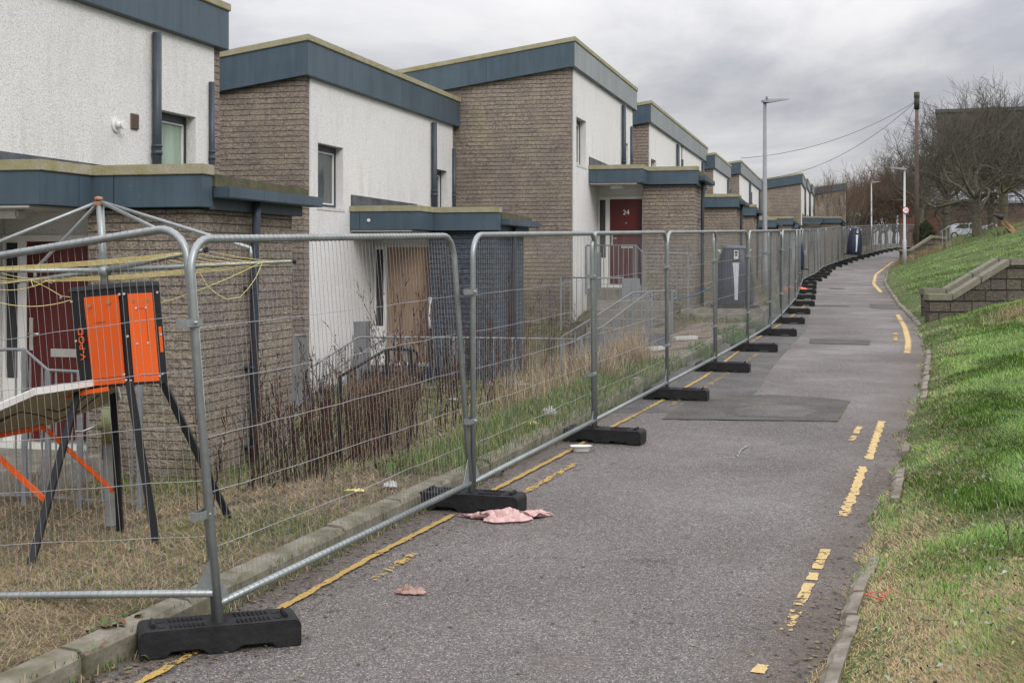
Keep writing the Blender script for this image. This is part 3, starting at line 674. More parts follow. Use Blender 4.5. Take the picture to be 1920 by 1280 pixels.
# slate-blue soffit of gable on house 3's rear low roof behind house 2
# ------------------------------------------------------------ temporary fence
def fence_panel_proto():
    root = empty('mesh_fence_panel')
    Lp = 3.44; H = 2.0; r = .021; rc = .17; f = MB()
    def corner(cx, cz, a0, a1, n=7): return [(cx+rc*math.cos(a0+(a1-a0)*i/n), 0, cz+rc*math.sin(a0+(a1-a0)*i/n)) for i in range(n+1)]
    pts = [(0, 0, -.10), (0, 0, H-rc)]+corner(rc, H-rc, math.pi, math.pi/2)+corner(Lp-rc, H-rc, math.pi/2, 0)+[(Lp, 0, -.10)]
    f.tube(pts, r, 12); f.tube([(.015, 0, .15), (Lp-.015, 0, .15)], .0195, 12)
    for x, s in ((.02, 1), (Lp-.02, -1)):
        f.add([(x, .002, .16), (x+s*.12, .002, .16), (x, .002, .33), (x, -.002, .16), (x+s*.12, -.002, .16), (x, -.002, .33)], [(0, 1, 2), (5, 4, 3), (0, 3, 4, 1), (1, 4, 5, 2), (2, 5, 3, 0)])
    f.build('frame', M['galv'], root)
    w = MB(); rw = .00145; x = .05; rr = random.Random(2)
    while x < Lp-.03:
        # wires bow a little; they wrap over the top rail
        zt = H+.02 if .17 < x < Lp-.17 else H-rc+math.sqrt(max(0, rc*rc-(rc-(x if x < rc else Lp-x))**2))
        b0 = rr.uniform(-.004, .004); ox = rr.uniform(-.003, .003)
        w.tube([(x, .021, .13), (x+ox, .021+b0, .7), (x-ox, .021-b0, 1.3), (x, .021, zt-.02)], rw, 4, False, False)
        for zz in (.15, H): 
            if zz == H and not (.17 < x < Lp-.17): continue
            w.tube([(x, .0225*math.cos(a), zz+.0225*math.sin(a)) for a in [i*math.pi/4 for i in range(9)]], .0014, 4, False, False)
        x += .0505
    w.build('wire_mesh', M['wire'], root); w = MB()
    for z in (.43, .71, .99, 1.27, 1.55):
        pts = [(.0, .024, z)]+[(i*Lp/18, .024+rr.uniform(-.006, .006), z+rr.uniform(-.004, .004)-.008*math.sin(i*math.pi/18)) for i in range(1, 18)]+[(Lp, .024, z)]
        w.tube(pts, .0019, 5, False, False)
    w.build('cross_wires', M['wire_bright'], root)
    for z in (1.58, .62):
        c = MB(); c.box(-.115, .03, -.027, -.022, z-.02, z+.02); c.box(-.115, .03, .026, .031, z-.02, z+.02)
        c.box(.026, .031, -.024, .028, z-.02, z+.02); c.box(-.12, -.115, -.024, .028, z-.02, z+.02); c.tube([(-.04, -.045, z), (-.04, .045, z)], .008, 8)
        c.build('clamp', M['galv'], root)
    return root
def foot_proto():
    root = empty('fence_foot')
    m = MB(); h = .135; L = .79; W_ = .235
    prof = [(-L/2, 0), (-.27, 0), (-.245, .028), (-.10, .028), (-.06, 0), (.06, 0), (.10, .028), (.245, .028), (.27, 0), (L/2, 0), (L/2, h-.02), (L/2-.02, h), (-L/2+.02, h), (-L/2, h-.02)]
    m.prism(prof, -W_/2, W_/2, 'y')
    d = m
    for s in (-1, 1):
        for i in range(8):
            xx = s*(.085+i*.022); d.prism([(xx-.008, h-.004), (xx-.004, h+.010), (xx+.004, h+.010), (xx+.008, h-.004)], -.085, -.02, 'y')
            d.prism([(xx-.008, h-.004), (xx-.004, h+.010), (xx+.004, h+.010), (xx+.008, h-.004)], .02, .085, 'y')
        d.box(s*.325-.012, s*.325+.012, -.06, .06, h-.004, h+.022)
        for yy in (-.045, .045): d.tube([(s*.285, yy, h-.002), (s*.285, yy, h+.004)], .022, 12)
    m.build('rubber_block', M['rubber'], root, bevel=.006)
    tg = MB(); tg.tube([(0, 0, h-.01), (0, 0, h+.004)], .045, 16); tg.build('socket', M['rubber'], root)
    return root
pins = [(-4.57, 8.15), (-1.50, 6.69), (-.30, 9.95), (.797, 13.15), (1.90, 16.4), (2.98, 19.6), (4.02, 22.8), (5.05, 26.1), (5.93, 29.4)]
rest = [(5.93, 29.4), (7.67, 36.1), (9.15, 42.4), (10.9, 50), (13, 57), (15.1, 64.9), (17.2, 71), (19.7, 78.4), (23.7, 89), (26.6, 97), (30.6, 107), (36, 117)]
cum = [0]
for a, b in zip(rest[:-1], rest[1:]): cum.append(cum[-1]+math.hypot(b[0]-a[0], b[1]-a[1]))
s_ = 3.46
while s_ < cum[-1]:
    pins.append((float(np.interp(s_, cum, [p[0] for p in rest])), float(np.interp(s_, cum, [p[1] for p in rest])))); s_ += 3.46
ORD = 'first second third fourth fifth sixth seventh eighth ninth tenth eleventh twelfth thirteenth fourteenth fifteenth sixteenth seventeenth eighteenth nineteenth twentieth twenty-first twenty-second twenty-third twenty-fourth twenty-fifth twenty-sixth twenty-seventh twenty-eighth twenty-ninth thirtieth thirty-first thirty-second thirty-third thirty-fourth thirty-fifth thirty-sixth thirty-seventh thirty-eighth'.split()
panel_lab = {0: 'nearest mesh fence panel, crossing the grass in front of the orange box', 1: 'mesh fence panel in front of the dead weeds and the boarded door',
             2: 'mesh fence panel in front of the navy painted porch side', 3: 'mesh fence panel in front of the steps of number 24',
             4: 'mesh fence panel in front of the brown gravel bed', 5: 'mesh fence panel directly in front of the nearest navy bin'}
foot_lab = {1: 'nearest black rubber fence foot against the kerb', 2: 'black rubber fence foot with a pink cloth lying against it', 3: 'black rubber fence foot beside the clear plastic tub',
            4: 'black rubber fence foot just left of the large road patch'}
lean = {0: -.5, 1: -3.9, 2: .3, 3: -.2, 4: .4, 5: -.5, 6: 1.0, 7: -1.0}
PP = fence_panel_proto(); FT = foot_proto(); used = [False, False]
rl = random.Random(5)
for i in range(len(pins)-1):
    a, b = Vector((*pins[i], 0)), Vector((*pins[i+1], 0)); zl = .05
    a.z = float(RZ(a.y))+zl; b.z = float(RZ(b.y))+zl
    if i == 0: b.z += .07; a.z = b.z-.40; b.x -= .03
    t = (b-a).normalized(); n = Vector((0, 0, 1)).cross(t).normalized(); up = t.cross(n)
    lr = R(lean.get(i, rl.uniform(-1.2, 1.2))); q = Matrix.Rotation(lr, 3, t); up = q @ up; n = q @ n
    mt = Matrix((t, n, up)).transposed().to_4x4(); mt.translation = a+t*.035
    o = PP if not used[0] else copy_tree(PP); used[0] = True
    o.matrix_world = mt
    tag(o, panel_lab.get(i, '%s galvanised mesh fence panel along the lane, counted from the camera' % ORD[i]), 'fence panel', 'galvanised mesh fence panels along the kerb')
for i in range(1, len(pins)-1):
    a = Vector((*pins[i], 0)); t = Vector((pins[i+1][0]-pins[i-1][0], pins[i+1][1]-pins[i-1][1], 0)).normalized()
    ang = math.atan2(t.y, t.x)-math.pi/2
    if i == 1: ang = R(19)
    o = FT if not used[1] else copy_tree(FT); used[1] = True
    sl = (float(RZ(a.y+.5))-float(RZ(a.y-.5)))
    off = Vector((math.cos(ang), math.sin(ang), 0))*(.03 if i == 1 else .12 if i > 2 else 0)
    o.location = (a.x+off.x, a.y+off.y, float(RZ(a.y))+.002); o.rotation_euler = (sl, 0, ang+rl.uniform(-.06, .06)*(i > 1))
    tag(o, foot_lab.get(i, '%s black rubber fence foot up the lane, counted from the camera' % ORD[i-1]), 'fence foot', 'black rubber feet under the mesh fence')

# ------------------------------------------------------------ helper: a point at a pixel and a real distance
def P(x, y, Y): return Vector(((x-960)*Y/FP, Y, 2.1+(485-y)*Y/FP))

# ------------------------------------------------------------ orange security box on legs, with solar panel
vp = empty('security_camera_box', (-2.75, 9.1, .1), 0, label='orange and black box on four splayed black legs with a tilted solar panel', cat='security unit')
def vloc(p): return tuple(Vector(p)-Vector((-2.75, 9.1, .1)))
def pv(x, y, Y): return vloc(P(x, y, Y))
# two orange faces meeting at a corner towards the camera
def slab(mb, a, b, c, d, th):
    a, b, c, d = map(Vector, (a, b, c, d)); n = (b-a).cross(d-a).normalized()*th
    mb.add([a, b, c, d, a+n, b+n, c+n, d+n], [(0, 1, 2, 3), (7, 6, 5, 4), (0, 4, 5, 1), (1, 5, 6, 2), (2, 6, 7, 3), (3, 7, 4, 0)])
TL, TM, TR = pv(131, 547, 9.15), pv(232, 538, 8.86), pv(297, 535, 9.2)
BL, BM, BR = pv(152, 731, 9.15), pv(246, 722, 8.86), pv(313, 718, 9.2)
def lerp(a, b, t): return tuple(np.array(a)*(1-t)+np.array(b)*t)
def face(t0, t1, T0, T1, B0, B1, z0=0.0, z1=1.0, push=0.0):
    q = [lerp(lerp(B0, B1, t0), lerp(T0, T1, t0), z0), lerp(lerp(B0, B1, t1), lerp(T0, T1, t1), z0), lerp(lerp(B0, B1, t1), lerp(T0, T1, t1), z1), lerp(lerp(B0, B1, t0), lerp(T0, T1, t0), z1)]
    return [tuple(np.array(p)+np.array((0, -push, 0))) for p in q]
def grid_slab(mb, A, t0, t1, z0, z1, push, th, n=5):
    V = []
    for k in (push, push-th):
        for i in range(n+1):
            for j in range(n+1):
                t, z = t0+(t1-t0)*i/n, z0+(z1-z0)*j/n; V.append(face(t, t, *A, z, z, k)[0])
    m_ = n+1; q = m_*m_; F = []
    for i in range(n):
        for j in range(n): a = i*m_+j; F += [(a, a+1, a+m_+1, a+m_), (q+a, q+a+m_, q+a+m_+1, q+a+1)]
        F += [(i*m_, (i+1)*m_, q+(i+1)*m_, q+i*m_), (i*m_+n, q+i*m_+n, q+(i+1)*m_+n, (i+1)*m_+n), (i, q+i, q+i+1, i+1), (n*m_+i, n*m_+i+1, q+n*m_+i+1, q+n*m_+i)]
    mb.add(V, F)
AL, AR = (TL, TM, BL, BM), (TM, TR, BM, BR)
bk = MB(); TBk = tuple(np.array(TM)+np.array((0, .62, 0))); BBk = tuple(np.array(BM)+np.array((0, .62, 0)))
grid_slab(bk, AL, 0, 1, 0, 1, 0, .02); grid_slab(bk, AR, 0, 1, 0, 1, 0, .02)
inn = [np.array(p)+np.array((0, .021, 0)) for p in (TL, TM, TR, TBk, BL, BM, BR, BBk)]
bk.add([tuple(p) for p in inn], [(0, 1, 2, 3), (7, 6, 5, 4), (2, 6, 7, 3), (3, 7, 4, 0)])
box = bk.build('box_frame', M['black'], vp)
cp = MB(); up_ = np.array((0, 0, .03)); ring = [np.array(p) for p in (TL, TM, TR, TBk)]; cc = sum(ring)/4
r0 = [tuple(cc+(p-cc)*1.05) for p in ring]; r1 = [tuple(cc+(p-cc)*1.0+up_) for p in ring]
cp.add(r0+r1, [(3, 2, 1, 0), (4, 5, 6, 7), (0, 1, 5, 4), (1, 2, 6, 5), (2, 3, 7, 6), (3, 0, 4, 7)]); cp.build('lid', M['black'], vp)
op = MB(); grid_slab(op, AL, .26, .90, .03, .93, .012, .010); op.build('orange_panel', M['orange'], vp)
op = MB(); grid_slab(op, AR, .10, .80, .03, .93, .012, .010); op.build('orange_panel', M['orange'], vp)
op = MB(); grid_slab(op, AR, .90, .985, .32, .58, .008, .006); op.build('orange_slot', M['orange'], vp)
bl = MB()
def bolt(t, z, A, r=.007, mb=bl):
    p = face(t, t, *A, z, z, .018)[0]; mb.tube([p, tuple(np.array(p)+np.array((0, -.008, 0)))], r, 8)
for t, z in ((.03, .9), (.03, .5), (.03, .02), (.93, .93), (.93, .06), (.2, .08), (.90, .12)): bolt(t, z, AL, .008)
for t, z in ((.02, .93), (.03, .5), (.32, .78), (.60, .78), (.28, .42), (.58, .42), (.97, .93), (.97, .5), (.92, .1), (.84, .08), (.02, .05)): bolt(t, z, AR, .008)
bl.build('bolts', M['bolt'], vp)
for q_ in ((.36, .84, AL), (.72, .86, AL), (.26, .86, AR), (.66, .86, AR)): bl = MB(); bolt(*q_, .012, bl); bl.build('lock', M['brass'], vp)
ln_ = MB()
for A, t0, t1, z0, z1 in ((AL, .30, .87, .10, .10), (AR, .12, .78, .10, .10), (AL, .42, .62, .665, .665), (AR, .32, .58, .775, .775), (AR, .585, .585, .44, .77)):
    ln_.beam(face(t0, t0, *A, z0, z0, .0125)[0], face(t1, t1, *A, z1, z1, .0125)[0], .004, .004)
ln_.build('panel_seams', plain('seam', (.25, .05, .01), .7), vp)
# lettering reads upwards on the black left edge
pa = np.array(face(.135, .135, *AL, .33, .33, .006)[0]); pb = np.array(face(.135, .135, *AL, .60, .60, .006)[0])
ex = Vector(pb-pa).normalized(); fa = Vector(np.array(TM)-np.array(TL)).normalized(); nz = ex.cross(-fa).normalized() 
ey = nz.cross(ex)
mtx = Matrix((ex, ey, nz)).transposed().to_4x4(); mtx.translation = Vector((pa+pb)/2)+Vector((0, -.004, 0))
text_mesh('lettering', 'V-POD', .075, M['orange'], vp, mtx)
for k, (a, b) in enumerate(((pv(152, 715, 9.1), pv(54, 1072, 8.5)), (pv(212, 722, 9.5), pv(226, 1010, 9.6)), (pv(242, 715, 8.85), pv(300, 1058, 8.7)), (pv(303, 712, 9.2), pv(450, 1012, 9.45)))):
    lg = MB(); lg.beam(a, b, .044, .044, (0, 1, 0)); lg.beam(tuple(np.array(b)+np.array((-.05, 0, .005))), tuple(np.array(b)+np.array((.05, 0, .005))), .08, .01)
    lg.build('leg', M['black'], vp, bevel=.003)
# solar panel seen from below: pale edge, beige back, cables, orange struts
A_, B_, C_, D_ = pv(65, 739, 8.7), pv(216, 716, 9.2), pv(225, 748, 9.75), pv(62, 806, 9.8)
E_, F_ = pv(-75, 800, 7.9), pv(-75, 830, 8.9)
sp = MB(); th = np.array((0, 0, .035))
ring = [E_, A_, B_, C_, D_, F_]; n6 = len(ring)
sp.add(ring+[tuple(np.array(p)+th) for p in ring], [tuple(range(n6)), tuple(range(n6, 2*n6))[::-1]]+[(i, (i+1) % n6, n6+(i+1) % n6, n6+i) for i in range(n6)])
spo = sp.build('solar_panel', M['under'], vp)
ed = MB()
for a, b in ((E_, A_), (A_, B_), (B_, C_), (C_, D_)): ed.beam(tuple(np.array(a)+th/2), tuple(np.array(b)+th/2), .012, .044)
ed.build('panel_edge', M['pvc'], spo)
cb_ = MB(); cb_.tube([pv(-20, 800, 8.6), pv(30, 775, 8.9), pv(80, 765, 9.1), pv(110, 772, 9.2), pv(145, 755, 9.2), pv(172, 735, 9.05)], .005, 6)
cb_.tube([pv(-20, 795, 8.5), pv(40, 772, 8.8), pv(75, 778, 9.0), pv(105, 788, 9.1), pv(150, 770, 9.2), pv(185, 740, 9.1)], .005, 6); cb_.build('cable', M['cable'], vp)
for a, b in ((pv(-30, 822, 8.9), pv(82, 800, 9.3)), (pv(78, 797, 9.3), pv(212, 920, 9.6)), (pv(-10, 850, 8.8), pv(86, 938, 8.8)), (pv(110, 744, 9.1), pv(205, 728, 9.0))):
    st_ = MB(); st_.beam(a, b, .03, .03); st_.build('orange_strut', M['orange'], vp)

# ------------------------------------------------------------ rotary clothes dryer
hub = P(197, 507, 10.0); foot = P(209, 985, 10.0); top = P(187, 378, 10.0)
rc_ = empty('rotary_clothes_dryer', tuple(foot), 0, label='rusty topped rotary clothes dryer with sagging yellow lines beside the red door', cat='clothes dryer')
def rl_(p): return tuple(Vector(p)-foot)
m = MB(); m.tube([rl_(P(198, 560, 10)), rl_(top)], .030, 12); m.build('mast', M['galv'], rc_)
m = MB(); m.beam(rl_(foot), rl_(P(203, 800, 10)), .075, .075); m.build('post_base', M['timber_grey'], rc_, bevel=.006)
m = MB(); m.tube([rl_(P(200, 860, 10)), rl_(P(198, 540, 10))], .037, 12); m.build('sleeve', M['galv'], rc_)
m = MB(); m.tube([rl_(P(203, 828, 9.98)), rl_(P(202, 765, 9.98))], [.052, .046], 14); m.tube([rl_(P(196, 800, 9.98)), rl_(P(183, 797, 9.95))], [.035, .03], 12); m.tube([rl_(P(202, 765, 9.98)), rl_(P(202, 762, 9.98))], [.046, .03], 14)
m.build('winder_box', M['mossgreen'], rc_)
m = MB(); m.tube([rl_(P(183, 797, 9.95)), rl_(P(155, 809, 9.9)), rl_(P(141, 809, 9.88))], .009, 8); m.build('crank_handle', M['steel'], rc_)
m = MB(); m.sphere(rl_(P(185, 373, 10)), .035, 10, .55); m.box(*[c for a in zip((rl_(P(185, 378, 10))[0]-.03, rl_(P(185, 378, 10))[1]-.03, rl_(P(185, 378, 10))[2]-.03), (rl_(P(185, 378, 10))[0]+.03, rl_(P(185, 378, 10))[1]+.03, rl_(P(185, 378, 10))[2])) for c in a])
m.build('top_cap', plain('rusty_cap', (.30, .16, .10), .8, 0, .4, 30), rc_)
ends = [(P(549, 490, 9.9), P(470, 465, 9.92), P(471, 486, 9.9)), (P(384, 469, 9.0), P(338, 450, 9.3), P(343, 478, 9.3)), (P(-150, 507, 9.9), P(-70, 480, 9.92), P(-72, 505, 9.92)), (P(35, 528, 10.9), P(66, 505, 10.7), P(66, 522, 10.7))]
tipso = []
for e, s1_, s2_ in ends:
    m = MB(); h0 = hub; m.tube([rl_(h0), rl_(e)], [.021, .014], 10); m.build('arm', M['galv'], rc_)
    m = MB(); d_ = (Vector(e)-hub).normalized(); m.tube([rl_(e), rl_(Vector(e)+d_*.03)], .02, 10); m.build('end_cap', M['black'], rc_)
    m = MB(); m.tube([rl_(top), rl_(s1_), rl_(lerp(s1_, s2_, .35)), rl_(s2_)], .0135, 8); m.build('strut', M['galv'], rc_)
    tipso.append(Vector(e))
m = MB(); m.tube([rl_(P(197, 516, 10)), rl_(P(197, 500, 10))], .045, 12); m.build('hub', M['galv'], rc_)
cd_ = MB()
def cord(pts, mb=cd_, r=.0026):
    # sagging polyline through given points
    mb.tube([rl_(p) for p in pts], r, 5, False)
def sag(a, b, s, n=10): return [Vector(a).lerp(Vector(b), i/n)+Vector((0, 0, -4*s*(i/n)*(1-i/n))) for i in range(n+1)]
E0, E1, E2, E3 = tipso
for k in (1.0, .9, .8, .7, .6):
    a = [hub.lerp(e, k) for e in (E0, E1, E2, E3)]
    for i, j, s in ((0, 1, .02), (1, 2, .02), (2, 3, .05), (3, 0, .04)): cord(sag(a[i], a[j], s*k))
cord([P(375, 512, 9.6), P(388, 535, 9.6), P(405, 550, 9.6), P(425, 561, 9.6), P(450, 557, 9.65), P(466, 540, 9.7), P(480, 520, 9.8), P(492, 492, 9.88)])
cord(sag(P(490, 492, 9.88), P(300, 568, 9.4), .02)); cord(sag(P(-60, 545, 9.4), P(140, 560, 9.3), .08)); cord([P(60, 525, 10.4), P(90, 540, 10), P(115, 555, 9.6), P(140, 558, 9.3)])
cord([P(58, 524, 10.4), P(62, 538, 10.3), P(75, 533, 10.3), P(92, 524, 10.3), P(104, 527, 10.3), P(96, 531, 10.3), P(84, 524, 10.3)]); cord(sag(P(-20, 540, 9.8), P(75, 532, 10.2), .03))
cd_.build('washing_line', M['yellow_cord'], rc_)

# ------------------------------------------------------------ railings
def railing(name, label, tops, bots, mat='rail', n=None, sp=.115, r=.0, hook=None, post=(0, -1), lower=True):
    """tops: list of points of the top rail; bots: ground z under each point"""
    o0 = Vector(tops[0]); root = empty(name, (o0.x, o0.y, bots[0]), 0, label=label, cat='railing', group='handrails at the house steps')
    og = Vector((o0.x, o0.y, bots[0])); T = [Vector(p)-og for p in tops]; B = [b-bots[0] for b in bots]
    t = MB(); t.tube(T, .015, 8)
    if hook:
        c = T[-1]; d = (T[-1]-T[-2]); d.z = 0; d.normalize()
        t.tube([c+d*.09*math.sin(a)+Vector((0, 0, -.09+.09*math.cos(a))) for a in [i*math.pi/8 for i in range(9)]], .015, 8)
    t.build('top_rail', M[mat], root)
    bars = MB(); br = MB(); acc = 0
    for k in range(len(T)-1):
        a, b = T[k], T[k+1]; L = (b-a).length; m_ = max(1, int(L/sp))
        for i in range(m_):
            f = (i+.5)/m_; p = a.lerp(b, f); zb = B[k]+(B[k+1]-B[k])*f
            bars.beam(p, (p.x, p.y, zb+.1), .014, .014, (0, 1, 0))
        br.beam((a.x, a.y, B[k]+.1), (b.x, b.y, B[k+1]+.1), .03, .012)
    if lower: bars.build('bars', M[mat], root); br.build('bottom_rail', M[mat], root)
    for k in range(len(T)):
        ps = MB(); ps.beam(T[k], (T[k].x, T[k].y, B[k]-.12), .042, .042, (0, 1, 0)); ps.build('post', M[mat], root)
    return root
railing('railing', 'grey railing behind the solar panel, stepping down in front of the red door', [P(-110, 655, 11.3), P(-20, 655, 11.3), P(46, 655, 11.3), P(90, 694, 11.2), P(150, 697, 11.1), P(262, 700, 10.95)], [-.0, -.0, 0, 0, 0, 0], sp=.12)
railing('railing', 'edge-on grey railing by the corner between the two nearest houses', [P(552, 629, 17.5), P(574, 628, 19.0)], [.03, .03], hook=True, sp=.1)
railing('railing', 'long grey railing sloping up past the boarded door to the gable of number 24', [P(577, 692, 18.5), P(672, 632, 20.3), P(760, 632, 20.6), P(850, 633, 20.9), P(960, 634, 21.2), P(1090, 636, 21.6)], [-.35, 0, 0, 0, .02, .05])
railing('handrail', 'second grey handrail sloping up to a hooked end before the boarded door', [P(602, 712, 18.9), P(660, 672, 20.9), P(738, 626, 21.6)], [-.1, 0, .05], hook=True, lower=False)
railing('handrail', 'black handrail with curled ends standing among the dead weeds', [P(637, 706, 12.9), P(726, 654, 13.3), P(770, 655, 13.5)], [.06, .1, .14], mat='black_rail', hook=True, lower=False)
railing('railing', 'grey railing on the upper landing outside the red door numbered 24', [P(1100, 460, 29.3), P(1192, 460, 29.1), P(1206, 474, 28.9), P(1290, 476, 28.3)], [1.44, 1.44, 1.25, 1.0], hook=True, sp=.1)
railing('railing', 'grey railing across the landing at the foot of the door of number 24', [P(1052, 520, 27.6), P(1110, 521, 27.4), P(1168, 521, 27.2)], [.7, .75, .8], sp=.11)
railing('railing', 'grey stair railing climbing left to right to number 24', [P(1052, 632, 24.1), P(1118, 592, 25.0), P(1186, 548, 25.9), P(1222, 546, 26.0), P(1260, 545, 26.1)], [.15, .35, .6, .72, .76], hook=True, sp=.12)
railing('railing', 'grey stair railing nearest the fence on the steps of number 24', [P(1056, 648, 23.0), P(1130, 612, 23.8), P(1215, 548, 24.6)], [-.05, .2, .45], hook=True, sp=.13)
cab = MB(); c0 = P(1168, 522, 27.4); cab.box(-.18, .17, 0, .25, -.95, 0); cab.box(-.01, 0, -.006, 0, -.9, -.05)
cab.build('meter_cabinet', M['rail'], loc=tuple(c0+Vector((.18, 0, 0))), bevel=.006, label='tall plain grey metal cabinet in front of the red door numbered 24', cat='cabinet')
# mossy steps of number 24 and the blue board lying by them
st = MB()
for i in range(4): st.box(0, 1.5, -.3*i-.3, -.3*i, -1.0, -.17*i)
so_ = st.build('steps', M['concrete'], loc=tuple(P(1110, 0, 26.9)*Vector((1, 1, 0))+Vector((0, 0, 1.28))) if False else (1.75, 27.3, 1.25), bevel=.01, label='mossy concrete steps up to the landing of number 24', cat='steps')
so_.rotation_euler = (0, 0, HROT-math.pi/2)
bb = MB(); bb.box(-.62, .62, -.015, .015, 0, .42)
bbo = bb.build('blue_board', M['navy'], loc=tuple(P(1192, 672, 22.3)), bevel=.004, label='dark blue board leaning behind the railings by the gravel', cat='board'); bbo.rotation_euler = (R(-18), 0, R(8))
# slab leaning/lying by the gravel
for (x, y, d, w, l, rz, lab) in ((1225, 655, 22.0, .10, .6, 40, 'pale concrete edging piece lying in the dry grass below the blue board'), (1285, 628, 23.9, .12, .5, 30, 'pale concrete slab lying on the far edge of the gravel bed')):
    q = MB(); q.box(-l/2, l/2, -w/2, w/2, 0, .07); p = P(x, y, d); z = float(LZ(p.x, p.y)); o = q.build('concrete_piece', M['sill'], loc=(p.x, p.y, z), bevel=.01, label=lab, cat='concrete piece'); o.rotation_euler = (0, 0, R(rz))
# plinth slabs under the bin
ps_ = MB(); ps_.box(-1.3, .55, -.55, .5, -.3, 0); ps_.box(-1.1, .35, -1.0, -.552, -.35, -.10)
p = P(1377, 0, 30.5); zb1 = 2.1-(577-485)*30.5/FP
ps_.build('bin_plinth', M['concrete'], loc=(p.x, 30.5, zb1), bevel=.01, label='low mossy concrete base under the nearest navy bin', cat='plinth')

# ------------------------------------------------------------ big navy bins
def bin_proto():
    root = empty('communal_bin'); b = MB(); n = 28; rings = [(.0, .41, .40), (.05, .44, .42), (.45, .445, .43), (.85, .40, .38), (1.12, .33, .32), (1.24, .285, .275), (1.27, .275, .265)]
    def sq(a, rx, ry):
        c, s = math.cos(a), math.sin(a); p = 2/3.2
        return (rx*math.copysign(abs(c)**p, c), ry*math.copysign(abs(s)**p, s))
    vs = [(*sq(2*math.pi*k/n, rx, ry), z) for z, rx, ry in rings for k in range(n)]
    fs = [(i*n+k, i*n+(k+1) % n, (i+1)*n+(k+1) % n, (i+1)*n+k) for i in range(len(rings)-1) for k in range(n)]+[tuple(range(n))[::-1], tuple((len(rings)-1)*n+k for k in range(n))]
    b.add(vs, fs, True)
    b.build('body', M['navy'], root)
    l = MB(); vs = [(*sq(2*math.pi*k/n, r_, r_*.97), z) for z, r_ in ((1.271, .285), (1.30, .285), (1.335, .25), (1.345, .1)) for k in range(n)]
    l.add(vs, [(i*n+k, i*n+(k+1) % n, (i+1)*n+(k+1) % n, (i+1)*n+k) for i in range(3) for k in range(n)]+[tuple(range(n))[::-1], tuple(3*n+k for k in range(n))], True); l.build('lid', plain('grey_blue_lid', (.10, .12, .16), .45), root)
    s = MB(); 
    def fy(z): return -np.interp(z, [r[0] for r in rings], [r[2] for r in rings])-.006
    zs = [.12, .3, .5, .7, .85, .96]; hw = [.035, .04, .045, .055, .065, .075]
    V = []
    for z, h in zip(zs, hw): V += [(-h, fy(z), z), (h, fy(z), z)]
    V2 = [(x, y+.02, z) for x, y, z in V]; nn = len(V)
    s.add(V+V2, [(2*i, 2*i+1, 2*i+3, 2*i+2) for i in range(len(zs)-1)]+[(nn+2*i+2, nn+2*i+3, nn+2*i+1, nn+2*i) for i in range(len(zs)-1)]+[(2*i, 2*i+2, nn+2*i+2, nn+2*i) for i in range(len(zs)-1)]+[(2*i+3, 2*i+1, nn+2*i+1, nn+2*i+3) for i in range(len(zs)-1)])
    s.build('pale_stripe', M['bin_grey'], root)
    f = MB(); f.prism([(-.09, 1.0), (-.075, 1.26), (.075, 1.26), (.09, 1.0)], -.40, -.29, 'y'); f.build('hatch_surround', M['black'], root, bevel=.01)
    f = MB(); f.box(-.05, .05, -.412, -.40, 1.04, 1.24); ff = f.build('hatch', M['bin_white'], root, bevel=.004)
    f = MB(); f.tube([(0, -.413, 1.13), (0, -.417, 1.13)], .028, 10); f.box(-.03, .03, -.417, -.413, 1.17, 1.22); f.build('hatch_lock', M['black'], ff)
    for sx in (-1, 1):
        e = MB(); e.add([(sx*.28, -.03, 1.12), (sx*.40, -.03, 1.27), (sx*.30, -.03, 1.25), (sx*.28, .03, 1.12), (sx*.40, .03, 1.27), (sx*.30, .03, 1.25)], [(0, 1, 2), (5, 4, 3), (0, 3, 4, 1), (1, 4, 5, 2), (2, 5, 3, 0)]); e.build('side_lug', M['bin_white'], root)
    e = MB(); e.box(-.52, .52, -.40, .42, -.05, -.001); e.build('base_plate', M['black'], root, bevel=.01)
    return root
BN = bin_proto()
bins = [(P(1377, 575, 30.5), 'nearest navy communal bin, standing on a concrete base behind the fence'), (P(1483, 506, 46.5), 'middle navy communal bin, half hidden by bunched fence posts'), (P(1601, 478, 72), 'farthest navy communal bin, leaning a little behind the fence')]
for i, (p, lab) in enumerate(bins):
    o = BN if i == 0 else copy_tree(BN); o.location = (p.x, p.y, p.z+.05); o.rotation_euler = (0, R(4) if i == 2 else 0, R(-4+4*i)); tag(o, lab, 'bin', 'navy communal bins behind the fence')
    if i == 2: o.scale = (.85, .85, 1.08)

